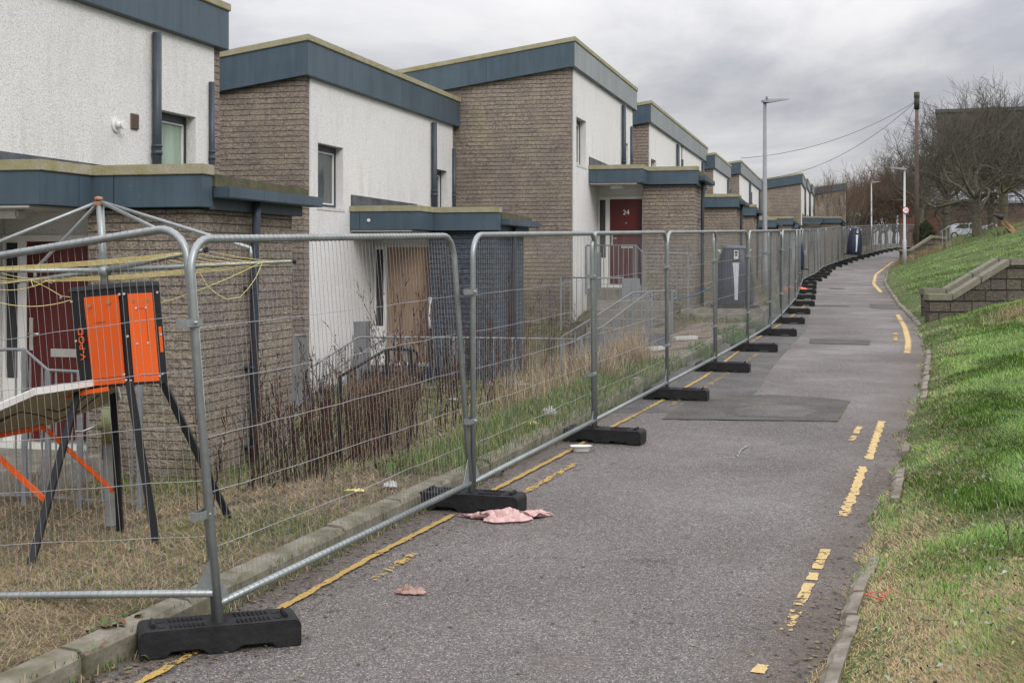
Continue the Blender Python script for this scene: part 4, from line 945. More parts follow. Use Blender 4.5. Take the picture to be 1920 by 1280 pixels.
# ------------------------------------------------------------ lamp columns, sign, telegraph pole
def lamp(x, yb, Y, H, arm, mat, label, r=.075, dir_=1, sleeve=False, collar=None):
    p = P(x, yb, Y); root = empty('street_lamp', tuple(p), 0, label=label, cat='street lamp', group='street lamps')
    m = MB(); m.tube([(0, 0, -.3), (0, 0, 1.1), (0, 0, 1.15), (0, 0, H)], [r*1.35, r*1.35, r*.95, r*.6], 14); m.build('column', mat, root)
    m = MB(); d = dir_
    m.add([(-.09*d, -.09, H-.03), (.10*d, -.14, H-.05), (.75*d, -.05, H+.06), (.75*d, .05, H+.06), (.10*d, .14, H-.05), (-.09*d, .09, H-.03),
           (-.10*d, -.08, H+.03), (.10*d, -.12, H+.06), (.75*d, -.04, H+.085), (.75*d, .04, H+.085), (.10*d, .12, H+.06), (-.10*d, .08, H+.03)],
          [(0, 1, 2, 3, 4, 5), (11, 10, 9, 8, 7, 6)]+[(i, (i+1) % 6, 6+(i+1) % 6, 6+i) for i in range(6)]); m.scale = 1
    m.build('lantern', M['lampgrey'], root)
    m = MB(); m.tube([(.06*d, 0, H+.05), (.06*d, 0, H+.15)], .04, 10); m.build('photocell', M['lampgrey'], root)
    if collar: m = MB(); m.tube([(0, 0, collar), (0, 0, collar+.05)], r*1.28, 14); m.build('blue_tape', M['blue_cord'], root)
    return root
lamp(1434, 556, 41, 6.0, .7, M['lampgrey'], 'tall grey lamp column in front of the white house fronts', r=.085, collar=1.32)
lamp(1634, 476, 111, 5.95, .7, M['lamppale'], 'pale lamp column behind the fence left of the round speed sign')
lamp(1683, 462, 190, 5.6, .7, M['lamppale'], 'smallest and farthest pale lamp column, just left of the speed sign', dir_=-1)
sg = lamp(1696, 492, 66, 4.62, .7, M['lamppale'], 'pale lamp column carrying the round 20 speed sign', r=.07, dir_=-1)
m = MB(); m.tube([(.03, -.09, 2.58), (.03, -.11, 2.58)], .175, 28); sgn = m.build('sign_plate', plain('sign_red', (.42, .02, .03), .4), sg)
m = MB(); m.tube([(.03, -.1105, 2.58), (.03, -.114, 2.58)], .130, 28); m.build('sign_face', plain('sign_white', (.8, .8, .8), .4), sgn)
mt_ = Matrix.Translation((.03, -.118, 2.58)) @ Matrix.Rotation(R(90), 4, 'X'); text_mesh('sign_number', '20', .19, M['black'], sgn, mt_, .003)
pt = P(1719, 459, 70); pole = empty('telegraph_pole', (pt.x, pt.y, pt.z-.5), 0, label='brown wooden telegraph pole with a mossy top rising above the trees', cat='telegraph pole')
hh = (459-173)*70/FP+.5
m = MB(); m.tube([(0, 0, -.3), (0, 0, hh-.9)], [.125, .09], 14); m.build('shaft', M['polewood'], pole)
m = MB(); m.tube([(0, 0, hh-.899), (0, 0, hh-.3)], .14, 14); m.build('black_sleeve', M['cable'], pole)
m = MB(); m.tube([(0, 0, hh-.298), (0, 0, hh)], .145, 14); m.build('mossy_cap', M['moss'], pole)
ptop = Vector((pt.x, pt.y, pt.z-.5+hh-.45))
def cable(name, a, b, s, label, r=.012):
    m = MB(); a = Vector(a); m.tube([q-a for q in sag(a, b, s, 24)], r, 5); m.build(name, M['cable'], loc=tuple(a), label=label, cat='cable', group='overhead wires')
cable('overhead_wire', ptop, (10.6, 61.75, 6.75), .6, 'upper overhead wire from the telegraph pole to a house corner')
cable('overhead_wire', ptop, P(1422, 336, 73), .9, 'lower overhead wire from the telegraph pole to the wide far gable')
cable('overhead_wire', ptop, P(1640, 350, 150), .5, 'faint overhead wire running steeply down left from the telegraph pole')
cable('overhead_wire', ptop, P(1990, 215, 110), .8, 'overhead wire running right from the telegraph pole into the trees')
cable('blue_rope', P(1268, 560, 26.5), P(1342, 535, 20.9), .04, 'blue rope stretched from a hooked handrail to the fence', .012)
bpy.data.objects['blue_rope'].data.materials[0] = M['blue_cord']; bpy.data.objects['blue_rope']['category'] = 'rope'; del bpy.data.objects['blue_rope']['group']

# ------------------------------------------------------------ retaining walls on the bank (flanking steps)
def retaining(x0, x1, x2, x3, ylow, yhigh, Y, ybase, label):
    """cheek wall across the slope: level, rising, level"""
    a, b, c, d = P(x0, ylow, Y), P(x1, ylow, Y), P(x2, yhigh, Y), P(x3, yhigh, Y); o = Vector((a.x, Y, P(0, ybase, Y).z))
    root = empty('stone_wall', tuple(o), 0, label=label, cat='wall', group='stone cheek walls beside the bank steps')
    L = [(p.x-o.x, p.z-o.z) for p in (a, b, c, d)]; w = .30
    m = MB(); m.prism([(0, -.6), (L[3][0], -.6)]+[(x, z-.15) for x, z in L[::-1]], 0, w, 'y'); m.build('blockwork', M['stone'], root)
    for i in range(3):
        (xa, za), (xb, zb) = L[i], L[i+1]; n = 1 if i != 1 else 2
        for k in range(n):
            f0, f1 = k/n, (k+1)/n-.008; pa_ = (xa+(xb-xa)*f0+(.006 if k or i else -.03), za+(zb-za)*f0); pb_ = (xa+(xb-xa)*f1, za+(zb-za)*f1)
            m = MB(); m.prism([(pa_[0], pa_[1]-.145), (pb_[0], pb_[1]-.145), (pb_[0], pb_[1]), (pa_[0], pa_[1])], -.04, w+.04, 'y'); m.build('capstone', M['capstone'], root, bevel=.012)
retaining(1742, 1785, 1893, 2010, 551, 485, 28.6, 606, 'nearer stone wall stepping up the grass bank at the right edge')
retaining(1734, 1773, 1872, 1990, 541, 483, 30.4, 596, 'farther stone wall of the pair stepping up the bank, mostly hidden')
# far wall and railings near the speed sign
w0 = P(1690, 485, 68); root = empty('stone_wall', tuple(w0), 0, label='far stone wall with a sloping top beside the speed sign column', cat='wall')
def q2(x, y): p = P(x, y, 68)-w0; return (p.x, p.z)
m = MB(); m.prism([q2(1690, 500), q2(1775, 500), q2(1775, 449), q2(1749, 446), q2(1709, 470), q2(1690, 470)], 0, .35, 'y'); m.build('blockwork', M['stone'], root)
for (a, b, c, d) in (((1686, 467), (1709, 467), (1709, 471), (1686, 471)), ((1709, 467), (1749, 441), (1749, 446), (1709, 471)), ((1749, 441), (1776, 444), (1776, 449), (1749, 446))):
    m = MB(); m.prism([q2(*a), q2(*b), q2(*c), q2(*d)], -.05, .40, 'y'); m.build('capstone', M['capstone'], root)
def rail_far(label, pts, Y, hgt):
    T = [P(x, y, Y) for x, y in pts]; o = T[0].copy(); root = empty('railing', tuple(o), 0, label=label, cat='railing', group='far railings near the trees')
    m = MB(); m.tube([p-o for p in T], .03, 6); m.build('top_rail', M['rail'], root)
    m = MB()
    for a, b in zip(T[:-1], T[1:]):
        n = max(2, int((b-a).length/.35))
        for i in range(n+1): p = a.lerp(b, i/n)-o; m.beam(p, (p.x, p.y, p.z-hgt), .035, .035, (0, 1, 0))
    m.build('bars', M['rail'], root)
rail_far('far grey railing rising beside the leftmost tree trunk', [(1767, 433), (1781, 423)], 67, 1.0)
rail_far('far grey railing below the silver car', [(1798, 450), (1808, 450), (1822, 436)], 75, .5)
rail_far('far grey railing climbing right behind the largest tree trunk', [(1840, 432), (1862, 418)], 78, .8)
# ------------------------------------------------------------ far buildings, car, hedge, fence
def far_box(name, label, cat, x0, x1, yt, Y, depth, mat, zbot, parts=None):
    a, b = P(x0, yt, Y), P(x1, yt, Y); root = empty(name, (a.x, Y, zbot), -math.atan((x0-960)/FP)*1.05, label=label, cat=cat)
    W_ = b.x-a.x; H_ = a.z-zbot; m = MB(); m.box(0, W_, 0, depth, 0, H_); m.build('wall', mat, root)
    return root, W_, H_
tb, Wt, Ht = far_box('tower_block', 'large dark brown block of flats looming behind the bare trees', 'building', 1756, 2150, 212, 190, 18, M['tower'], 2.5)
m = MB(); m.box(-.2, Wt, -.2, 18.2, Ht-.001, Ht+.5); m.build('roof', M['roof'], tb)
for i in range(6):
    for j in range(5):
        m = MB(); x0 = 1.5+j*4.6; z0 = 2.5+i*2.85; m.box(x0, x0+2.2, -.06, .05, z0, z0+1.3); wd = m.build('window', M['frame_dark'], tb); g = MB(); g.box(x0+.1, x0+2.1, -.07, -.061, z0+.1, z0+1.2); g.build('pane', M['glass'], wd)
lb, Wl, Hl = far_box('low_building', 'long low brown brick building with a grey metal roof behind the trunks', 'building', 1722, 2060, 383, 135, 14, M['farbrick'], 2.2)
m = MB(); m.prism([(-.3, Hl), (-.3, Hl+.25), (6, Hl+1.6), (14.2, Hl+1.6), (14.2, Hl)], -.3, Wl, 'x'); m.build('roof', M['metalroof'], lb)
m = MB(); x0 = (1845-1722)*135/FP; m.box(x0, x0+.9, -.05, .05, 1.3, 3.4); m.build('door', plain('faded_red_door', (.35, .09, .06), .6), lb)
for xx in (1880, 1795): m = MB(); x0 = (xx-1722)*135/FP; m.box(x0, x0+1.6, -.05, .05, 2.2, 3.3); m.build('window', M['glass_black'], lb)
hb, Wh, Hh = far_box('low_building', 'small brick outbuilding with a flat roof behind the far shrubs', 'building', 1560, 1634, 405, 128, 10, M['farbrick'], 2.2)
m = MB(); m.box(-.1, Wh+.1, -.1, 10.1, Hh-.6, Hh); m.build('fascia', M['fascia'], hb)
fr_ = empty('board_fence', tuple(P(1688, 450, 118)), 0, label='red stained timber fence behind the hedge', cat='fence')
m = MB(); nW = (1758-1688)*118/FP
for i in range(int(nW/.15)): m.box(i*.15, i*.15+.14, 0, .025, -.8, (450-408)*118/FP+random.uniform(-.02, .02))
m.build('boards', M['fence_red'], fr_); m = MB(); m.box(0, nW, .03, .08, .3, .4); m.box(0, nW, .03, .08, 1.4, 1.5); m.build('rails', M['fence_red'], fr_)
def car(x, y, Y, label, flip=1):
    p = P(x, y, Y); root = empty('parked_car', tuple(p), R(0), label=label, cat='car', group='cars parked beyond the trees')
    prof = [(-2.1, .35), (-2.15, .75), (-1.6, .95), (-.9, 1.4), (.5, 1.45), (1.35, 1.05), (2.05, .9), (2.15, .4)]
    m = MB(); m.prism([(a*flip, b) for a, b in prof], -.85, .85, 'y'); b_ = m.build('body', M['carsilver'], root, bevel=.06)
    m = MB(); m.prism([(a*flip, b) for a, b in ((-1.35, .98), (-.82, 1.33), (-.1, 1.36), (-.1, .98))], -.86, .86, 'y'); m.prism([(a*flip, b) for a, b in ((0, .98), (0, 1.36), (.45, 1.36), (1.0, 1.0))], -.86, .86, 'y'); m.build('side_window', M['glass_black'], root)
    for wx in (-1.35, 1.35):
        m = MB(); m.tube([(wx, -.88, .32), (wx, -.66, .32)], .32, 20); w_ = m.build('wheel', M['cardark'], root); m = MB(); m.tube([(wx, -.89, .32), (wx, -.885, .32)], .2, 16); m.build('rim', M['steel'], w_)
car(1812, 449, 118, 'silver car parked between the two left tree trunks'); car(1862, 451, 124, 'second silver car parked behind the largest trunk', -1)

# ------------------------------------------------------------ trees
def seg_mesh(segs, n):
    """array of segments (p0,p1,r0,r1) -> prism mesh arrays"""
    A = np.array([s[0] for s in segs]); B = np.array([s[1] for s in segs]); r0 = np.array([s[2] for s in segs]); r1 = np.array([s[3] for s in segs])
    t = B-A; t /= np.linalg.norm(t, axis=1, keepdims=True)+1e-9
    u = np.where(np.abs(t[:, 2:3]) < .9, np.array([[0, 0, 1.]]), np.array([[1., 0, 0]])); x = np.cross(t, u); x /= np.linalg.norm(x, axis=1, keepdims=True); y = np.cross(t, x)
    V = []
    for k in range(n):
        a = 2*math.pi*k/n; d = x*math.cos(a)+y*math.sin(a); V += [A+d*r0[:, None], B+d*r1[:, None]]
    V = np.stack(V, 1).reshape(-1, 3); base = np.arange(len(segs))[:, None]*2*n; F = []
    for k in range(n):
        k2 = (k+1) % n; F.append(base+np.array([[2*k, 2*k2, 2*k2+1, 2*k+1]]))
    return V, np.concatenate(F)
def grow(seed, H=8.0, trunk=.26, th=2.4, spread=.62, levels=6, kids=(6, 4, 4, 3, 3, 2), l0=2.5, dec=.74, fork=2, upb=.12, gnarl=.18):
    rr = random.Random(seed); big = []; small = []
    def branch(p, d, L, r, lev):
        n = 3; q = p.copy(); dd = d.copy(); pts = [q.copy()]; rs = [r]
        for i in range(n):
            dd = (dd+Vector((rr.gauss(0, gnarl), rr.gauss(0, gnarl), rr.gauss(0, gnarl)+upb*.5))).normalized()
            q2_ = q+dd*L/n; r2 = r*(1-.16*(i+1)); (big if lev <= 2 else small).append((tuple(q), tuple(q2_), rs[-1], r2)); q = q2_; pts.append(q.copy()); rs.append(r2)
        if lev >= levels: return
        nk = kids[min(lev, len(kids)-1)]
        for k in range(nk):
            f = .35+.65*(k+1)/nk; i = min(n-1, int(f*n)); a = pts[i].lerp(pts[min(n, i+1)], f*n-i if f < 1 else 1)
            ax = Vector((rr.gauss(0, 1), rr.gauss(0, 1), rr.gauss(0, .6))); ax = (ax-dd*ax.dot(dd)).normalized()
            ang = rr.uniform(.35, .95)*(1 if k < nk-1 else .4); nd = (dd*math.cos(ang)+ax*math.sin(ang)+Vector((0, 0, upb))).normalized()
            branch(a, nd, L*dec*rr.uniform(.75, 1.15), max(.009, rs[i]*(.55 if k < nk-1 else .76)), lev+1)
    # trunk
    q = Vector((0, 0, -.3)); rt = trunk*1.35
    for i, z in enumerate((0.1, .5, th*.6, th)):
        q2_ = Vector((rr.gauss(0, .03), rr.gauss(0, .03), z)); r2 = trunk*(1.12 if z < .3 else 1-.1*i/3); big.append((tuple(q), tuple(q2_), rt, r2)); q = q2_; rt = r2
    for k in range(kids[0]):
        a = 2*math.pi*(k+rr.uniform(-.3, .3))/kids[0]; e = rr.uniform(spread*.6, spread*1.3) if k else .15
        d = Vector((math.cos(a)*math.sin(e), math.sin(a)*math.sin(e), math.cos(e)))
        branch(q-Vector((0, 0, rr.uniform(0, .5))), d, l0*rr.uniform(.85, 1.15), trunk*.5, 1)
    return big, small
def tree_proto(name, seed, mat='twig', **kw):
    big, small = grow(seed, **kw); root = empty(name)
    V, F = seg_mesh(big, 8); o = np_mesh('trunk', V, F, M['bark']); o.parent = root; o.data.polygons.foreach_set('use_smooth', np.ones(len(o.data.polygons), bool))
    V, F = seg_mesh(small, 3); o = np_mesh('crown', V, F, M[mat]); o.parent = root
    return root
T1 = tree_proto('bare_tree', 21, th=2.7, spread=1.0, levels=6, kids=(7, 4, 4, 3, 3, 3), l0=2.1, dec=.77, gnarl=.24, upb=.10)
T2 = tree_proto('bare_tree', 35, th=2.8, spread=1.0, levels=6, kids=(7, 4, 4, 3, 3, 3), l0=2.1, dec=.77, gnarl=.24, upb=.08)
treespots = [(T1, 1832, 459, 71, 1.0, 20, 'largest bare tree, its trunk nearest on the grass bank'), (T2, 1774, 452, 78, .95, 150, 'leftmost bare tree, its trunk behind the far stone wall'),
             (T1, 1858, 440, 86, 1.0, 140, 'bare tree with a pale trunk between the two thickest trunks'), (T2, 1880, 442, 80, 1.08, 200, 'bare tree with a forked trunk behind the fallen log'), (T1, 1940, 430, 84, 1.15, 300, 'bare tree at the right edge with only its branches in view'),
             (T2, 1728, 452, 112, 1.0, 10, 'smaller bare tree behind the telegraph pole')]
seen = set()
for i, (T, x, y, Y, sc, rz, lab) in enumerate(treespots):
    o = T if id(T) not in seen else copy_tree(T); seen.add(id(T)); p = P(x, y, Y)
    o.location = (p.x, p.y, p.z); o.scale = (sc, sc, sc*1.0); o.rotation_euler = (0, 0, R(rz)); tag(o, lab, 'tree', 'bare trees on the bank')
T3 = tree_proto('bare_shrub', 51, mat='twig_red', trunk=.05, th=.3, spread=.42, levels=5, kids=(8, 3, 3, 3, 2), l0=2.6, dec=.6, upb=.2, gnarl=.10)
T4 = tree_proto('bushy_bare_tree', 63, mat='twig_red', trunk=.13, th=.9, spread=.75, levels=6, kids=(9, 4, 4, 3, 3, 2), l0=2.0, dec=.72)
sh = [(T3, 1552, 455, 100, 1.0, 0, 'thin bare birch in front of the farthest gable'), (T3, 1585, 455, 104, .95, 70, 'bare shrub just right of the farthest gable'), (T3, 1608, 455, 112, .9, 150, 'bare shrub left of the pale lamp column'), (T3, 1566, 452, 110, .8, 220, 'low bare shrub between the two birches')]
for i, (T, x, y, Y, sc, rz, lab) in enumerate(sh):
    o = T if i == 0 else copy_tree(T); p = P(x, y, Y); o.location = tuple(p); o.scale = (sc,)*3; o.rotation_euler = (0, 0, R(rz)); tag(o, lab, 'shrub', 'bare shrubs beyond the houses')
bt = [(T4, 1610, 450, 125, .95, 0, 'brown twiggy tree at the left end of the far thicket'), (T4, 1635, 450, 128, 1.15, 60, 'brown twiggy tree behind the pale lamp column'), (T4, 1662, 450, 126, 1.2, 120, 'brown twiggy tree between the pale lamp column and the speed sign'),
      (T4, 1690, 450, 130, 1.35, 200, 'brown twiggy tree right behind the speed sign'), (T4, 1712, 446, 128, 1.35, 260, 'brown twiggy tree behind the telegraph pole foot'), (T4, 1650, 450, 140, 1.3, 310, 'farther brown twiggy tree in the middle of the thicket'), (T4, 1676, 450, 142, 1.3, 20, 'farther brown twiggy tree left of the speed sign')]
for i, (T, x, y, Y, sc, rz, lab) in enumerate(bt):
    o = T if i == 0 else copy_tree(T); p = P(x, y, Y); o.location = tuple(p); o.scale = (sc,)*3; o.rotation_euler = (0, 0, R(rz)); tag(o, lab, 'tree', 'twiggy trees of the far thicket')
# ivy hedge by the telegraph pole: leaf clumps through a volume
def leaf_cloud(name, c, rad, n, size, cols, label, cat, kind=None):
    pts = rng.normal(size=(n, 3)); pts /= np.linalg.norm(pts, axis=1, keepdims=True); pts *= rng.uniform(.45, 1, (n, 1))**.5
    pts[:, 2] = pts[:, 2]*(1+.15*np.sin(pts[:, 0]*5)); pts = pts*np.array(rad)*(1+.1*rng.normal(size=(n, 1)))
    a = rng.normal(size=(n, 3)); a /= np.linalg.norm(a, axis=1, keepdims=True); b = np.cross(a, rng.normal(size=(n, 3))); b /= np.linalg.norm(b, axis=1, keepdims=True)
    s = size*rng.uniform(.6, 1.3, (n, 1)); V = np.stack([pts-a*s, pts+b*s*.6, pts+a*s, pts-b*s*.6], 1).reshape(-1, 3)
    F = np.arange(n*4).reshape(n, 4); ci = rng.integers(0, len(cols), n); col = np.repeat(np.array(cols)[ci]*rng.uniform(.75, 1.25, (n, 1)), 4, axis=0)
    o = np_mesh(name, V, F, M['blade'], col); o.location = c; return o
hd = empty('ivy_hedge', tuple(P(1732, 452, 76)), 0, label='dark green ivy hedge right of the telegraph pole', cat='hedge')
o = leaf_cloud('foliage', (0, 0, .25), (.62, .55, .85), 5200, .045, [(.03, .055, .015), (.05, .085, .02), (.02, .035, .012)], None, None); o.parent = hd
m = MB(); m.tube([(0, 0, -.6), (.1, 0, .9)], [.08, .04], 8); m.build('stem', M['bark'], hd)
# fallen split trunk at the right edge
lg = empty('fallen_trunk', tuple(P(1905, 448, 62)), 0, label='broken fallen tree trunk with splintered orange wood on the bank', cat='fallen tree')
def lg_(x, y, d=62): return tuple(P(x, y, d)-P(1905, 448, 62))
m = MB(); m.tube([lg_(1900, 446), lg_(1912, 440), lg_(1935, 436), lg_(1980, 434)], [.22, .36, .40, .4], 12); m.build('trunk', M['bark'], lg)
m = MB(); rr_ = random.Random(3)
for i in range(16):
    a = Vector(lg_(1908+rr_.uniform(-6, 3), 444-rr_.uniform(0, 10), 62+rr_.uniform(-.3, .2))); f = rr_.uniform(.35, 1.0); b = a.lerp(Vector(lg_(1876+rr_.uniform(-4, 4), 409+rr_.uniform(-4, 7))), f); w_ = rr_.uniform(.05, .11)
    m.tube([a, a.lerp(b, .5)+Vector((rr_.uniform(-.05, .05), 0, rr_.uniform(-.05, .05))), b], [w_, w_*.6, .012], 5, True, False)
m.build('splinters', plain('splintered_wood', (.25, .155, .08), .9, 0, .45, 6), lg)
m = MB(); m.tube([lg_(1880, 408), lg_(1868, 404)], [.13, .09], 9); m.tube([lg_(1870, 405), lg_(1862, 402)], [.09, .03], 7); m.build('dark_stub', M['cable'], lg)
m = MB()
rr_ = random.Random(8)
for i in range(26):
    a = Vector(lg_(1890+rr_.uniform(-25, 20), 452+rr_.uniform(-6, 4))); b = a+Vector((rr_.uniform(-.7, .5), rr_.uniform(-.3, .3), rr_.uniform(.2, .9))); m.tube([a, a.lerp(b, .5)+Vector((rr_.uniform(-.08, .08), 0, .05)), b], [.018, .012, .005], 4)
m.build('broken_twigs', M['twig'], lg)

# ------------------------------------------------------------ grass and weeds
def blades(name, X, Y, Z, h, w, bend, col, label=None, kindlab='grass', flat=None, mat='blade', dirn=None):
    n = len(X); th = rng.uniform(0, 2*np.pi, n) if dirn is None else dirn; dx, dy = np.cos(th), np.sin(th)
    b = bend*h; P0 = np.stack([X, Y, Z], 1); side = np.stack([-dy, dx, np.zeros(n)], 1)*w[:, None]/2; lean_ = np.stack([dx, dy, np.zeros(n)], 1)
    up = np.array([[0, 0, 1.]]); el_ = np.sqrt(np.clip(1-bend**2, .02, 1))
    mid = P0+lean_*(b*.35)[:, None]+up*(h*el_*.55)[:, None]; tip = P0+lean_*b[:, None]+up*(h*el_)[:, None]
    V = np.stack([P0-side, P0+side, mid+side*.7, mid-side*.7, tip], 1).reshape(-1, 3)
    i = np.arange(n)*5; F = [np.stack([i, i+1, i+2, i+3], 1), np.stack([i+3, i+2, i+4], 1)]
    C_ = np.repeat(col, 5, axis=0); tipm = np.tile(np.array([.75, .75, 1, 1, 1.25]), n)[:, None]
    return np_mesh(name, V, F, M[mat], C_*tipm, kind='stuff', label=label, cat=kindlab)
def pal(n, cols, p, jit=.25):
    c = np.array(cols)[rng.choice(len(cols), n, p=p)]; return c*rng.uniform(1-jit, 1+jit, (n, 1))
_lat = np.random.default_rng(5).uniform(-1, 1, (256, 256))
def vnoise(x, y, s, seed=0):
    '''lattice value noise, about -1 to 1'''
    x = np.asarray(x)*s*.45+seed*17.3; y = np.asarray(y)*s*.45*.8+seed*9.1; xi, yi = np.floor(x).astype(int), np.floor(y).astype(int); fx, fy = x-xi, y-yi
    fx = fx*fx*(3-2*fx); fy = fy*fy*(3-2*fy); g = lambda a, b: _lat[a % 256, b % 256]
    return (g(xi, yi)*(1-fx)+g(xi+1, yi)*fx)*(1-fy)+(g(xi, yi+1)*(1-fx)+g(xi+1, yi+1)*fx)*fy
# bank grass
def bank_grass():
    n = 600000; v = rng.uniform(0, 1, n); Y = 4.6/(1-v*(1-4.6/75.0)); 
    lim = Y*.42+1.5; xr = XR(Y); u = rng.uniform(0, 1, n); X = xr-.03+.10*vnoise(xr, Y, 5.1, 3)*(u < .06)+u*np.maximum(lim-xr, .6)
    d = X-xr; keep = d < 14; X, Y, d = X[keep], Y[keep], d[keep]
    n1_ = vnoise(X, Y, 1.1, 1); n2_ = vnoise(X, Y, 3.7, 4)
    edge = sst(1.0, .15, d+.25*n2_)          # straw and mud along the tarmac
    nearY = sst(9.9, 6.2, Y+1.1*n1_+.6*n2_)            # strewn straw close to the camera
    straw = np.clip(edge*.6+nearY*.72+.35*(n1_ > .42), 0, .93)
    isS = rng.uniform(0, 1, len(X)) < straw
    g = pal(len(X), [(.10, .195, .028), (.14, .25, .038), (.20, .27, .075), (.055, .115, .022), (.24, .32, .16)], [.33, .27, .17, .15, .08]); n3_ = vnoise(X, Y, 6.3, 2)+.6*vnoise(X, Y, 14, 5); g *= (1+.14*n1_+.16*np.clip(n3_, -1, 1))[:, None]
    s = pal(len(X), [(.42, .30, .16), (.29, .205, .11), (.10, .075, .045), (.15, .18, .05)], [.38, .27, .2, .15]); col = np.where(isS[:, None], s, g)
    sc = np.clip(Y/9, .55, 5); h = (.05+.045*rng.uniform(0, 1, len(X)))*np.clip(.80+.03*sc+.25*n2_+.2*n1_, .35, 1.2); h = np.where(isS, h*1.0, h*.64*(1+.45*np.clip(n3_, -.8, 1))*rng.choice([1, 1, 1, 1.5], len(X)))
    w = .0032+.0028*sc; w = np.where(isS, w*.75, w); bend = np.where(isS, rng.uniform(.88, .998, len(X)), rng.uniform(.25, .9, len(X)))
    thin = (edge > .7) & (rng.uniform(0, 1, len(X)) < .55); k = ~thin
    bare = (vnoise(X, Y, 2.9, 9)+.5*vnoise(X, Y, 9.7, 1) < -.68) & (Y < 16); k &= ~(bare & (rng.uniform(0, 1, len(X)) < .8))
    wall = (Y > 28.4) & (Y < 30.9) & (X > 8.8); k &= ~wall
    dirn = np.where(rng.uniform(0, 1, len(X)) < .7, 4.0*vnoise(X, Y, 2.6, 7)+2.6+rng.normal(0, .7, len(X)), rng.uniform(0, 6.28, len(X)))
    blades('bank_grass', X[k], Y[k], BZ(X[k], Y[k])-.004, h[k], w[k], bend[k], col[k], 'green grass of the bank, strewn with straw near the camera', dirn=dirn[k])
bank_grass()
# long straw-coloured tussocks on the bank
def tussock(cx, cy, rx, ry, n, h, cols, name, lab, zf, hang=None):
    a = rng.normal(0, 1, (n, 2)); X = cx+a[:, 0]*rx; Y = cy+a[:, 1]*ry
    blades(name, X, Y, zf(X, Y)-.01, h*rng.uniform(.5, 1.2, n), np.full(n, .006), rng.uniform(.3, .95, n), pal(n, cols, None), lab, 'grass', dirn=hang)
STRAW = [(.36, .27, .15), (.26, .19, .10), (.20, .17, .08)]
tussock(10.1, 24.6, .55, .6, 3200, .34, STRAW, 'dry_tussock', 'dead brown tussock on the bank at the right edge', BZ)
tussock(12.6, 35, .35, .6, 1200, .25, STRAW, 'dry_tussock', 'small dead tussock above the stone walls', BZ)
tussock(24.3, 64, .5, .7, 1800, .5, [(.10, .13, .03), (.15, .17, .05), (.2, .17, .08)], 'dry_tussock', 'scruffy tall grass tuft below the fallen trunk', BZ)
tussock(20.6, 66.8, .9, .4, 1500, .5, STRAW, 'dry_tussock', 'dry grass along the foot of the far stone wall', BZ)
# garden: mown straw and green tufts
def garden_grass():
    n = 210000; v = rng.uniform(0, 1, n); Y = 5.6/(1-v*(1-5.6/34.0)); u = rng.uniform(0, 1, n)**.9; xl = XL(Y); X = xl-.16-u*6.3*np.clip(Y/9, .8, 1.1)
    vis = X > -.42*Y; X, Y = X[vis], Y[vis]; d = XL(Y)-X
    n1_ = vnoise(X, Y, 1.5, 3); n2_ = vnoise(X, Y, 4.2, 8)
    green = np.clip(.10+.35*n1_+.30*n2_+.42*sst(9.8, 12.8, Y), .03, .9)
    isG = rng.uniform(0, 1, len(X)) < green
    g = pal(len(X), [(.075, .13, .022), (.11, .17, .035), (.15, .18, .06)], [.4, .35, .25]); s = pal(len(X), [(.38, .29, .165), (.27, .195, .11), (.11, .08, .05), (.48, .38, .24)], [.35, .27, .2, .18])
    col = np.where(isG[:, None], g, s); sc = np.clip(Y/9, .6, 3.5)
    h = np.where(isG, .05+.05*rng.uniform(0, 1, len(X)), .07+.06*rng.uniform(0, 1, len(X)))*np.where(Y > 11, 1.25, 1)
    bend = np.where(isG, rng.uniform(.3, .95, len(X)), rng.uniform(.93, .999, len(X))); w = np.where(isG, .0034, .0026)*sc
    # keep the gravel bare
    k = ~((Y > 19.8) & (Y < 28.2) & (d < 2.0) & (rng.uniform(0, 1, len(X)) < .93))
    k &= ~((n1_+n2_ < -.75) & (rng.uniform(0, 1, len(X)) < .75))
    lift_ = np.where(isG, 0, rng.uniform(0, .035, len(X))*(.6+.6*n2_))
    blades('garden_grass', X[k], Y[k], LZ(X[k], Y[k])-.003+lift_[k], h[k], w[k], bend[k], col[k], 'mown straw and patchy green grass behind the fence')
garden_grass()
def verge(name, y0, y1, off0, off1, n, hh, cols, lab):
    Y = rng.uniform(y0, y1, n); X = XL(Y)+rng.uniform(off0, off1, n); nn = vnoise(X, Y, 2.3, 6)+.3*vnoise(X, Y, 9, 2); k = nn > -.05
    X, Y = X[k], Y[k]; m_ = len(X); zz = np.where(X > XL(Y), RZ(Y), LZ(X, Y))
    blades(name, X, Y, zz, hh*rng.uniform(.5, 1.3, m_), np.full(m_, .005)*np.clip(Y/11, 1, 3), rng.uniform(.2, .9, m_), pal(m_, cols, None), lab)
GR = [(.07, .14, .02), (.11, .19, .035), (.05, .10, .02)]
verge('verge_grass', 10.8, 20, -.9, .06, 15000, .13, GR+[(.26, .2, .1)], 'rank green grass spilling over the kerb')
verge('verge_grass', 20, 40, -.15, .35, 9000, .16, GR, 'grass tufts growing between the kerb and the fence feet')
verge('verge_grass', 5.8, 11, -.02, .09, 1200, .05, GR+STRAW, 'small weeds along the foot of the near kerb')
verge('verge_grass', 40, 100, -1.6, .3, 12000, .3, GR+STRAW, 'rough grass behind the far run of fence')
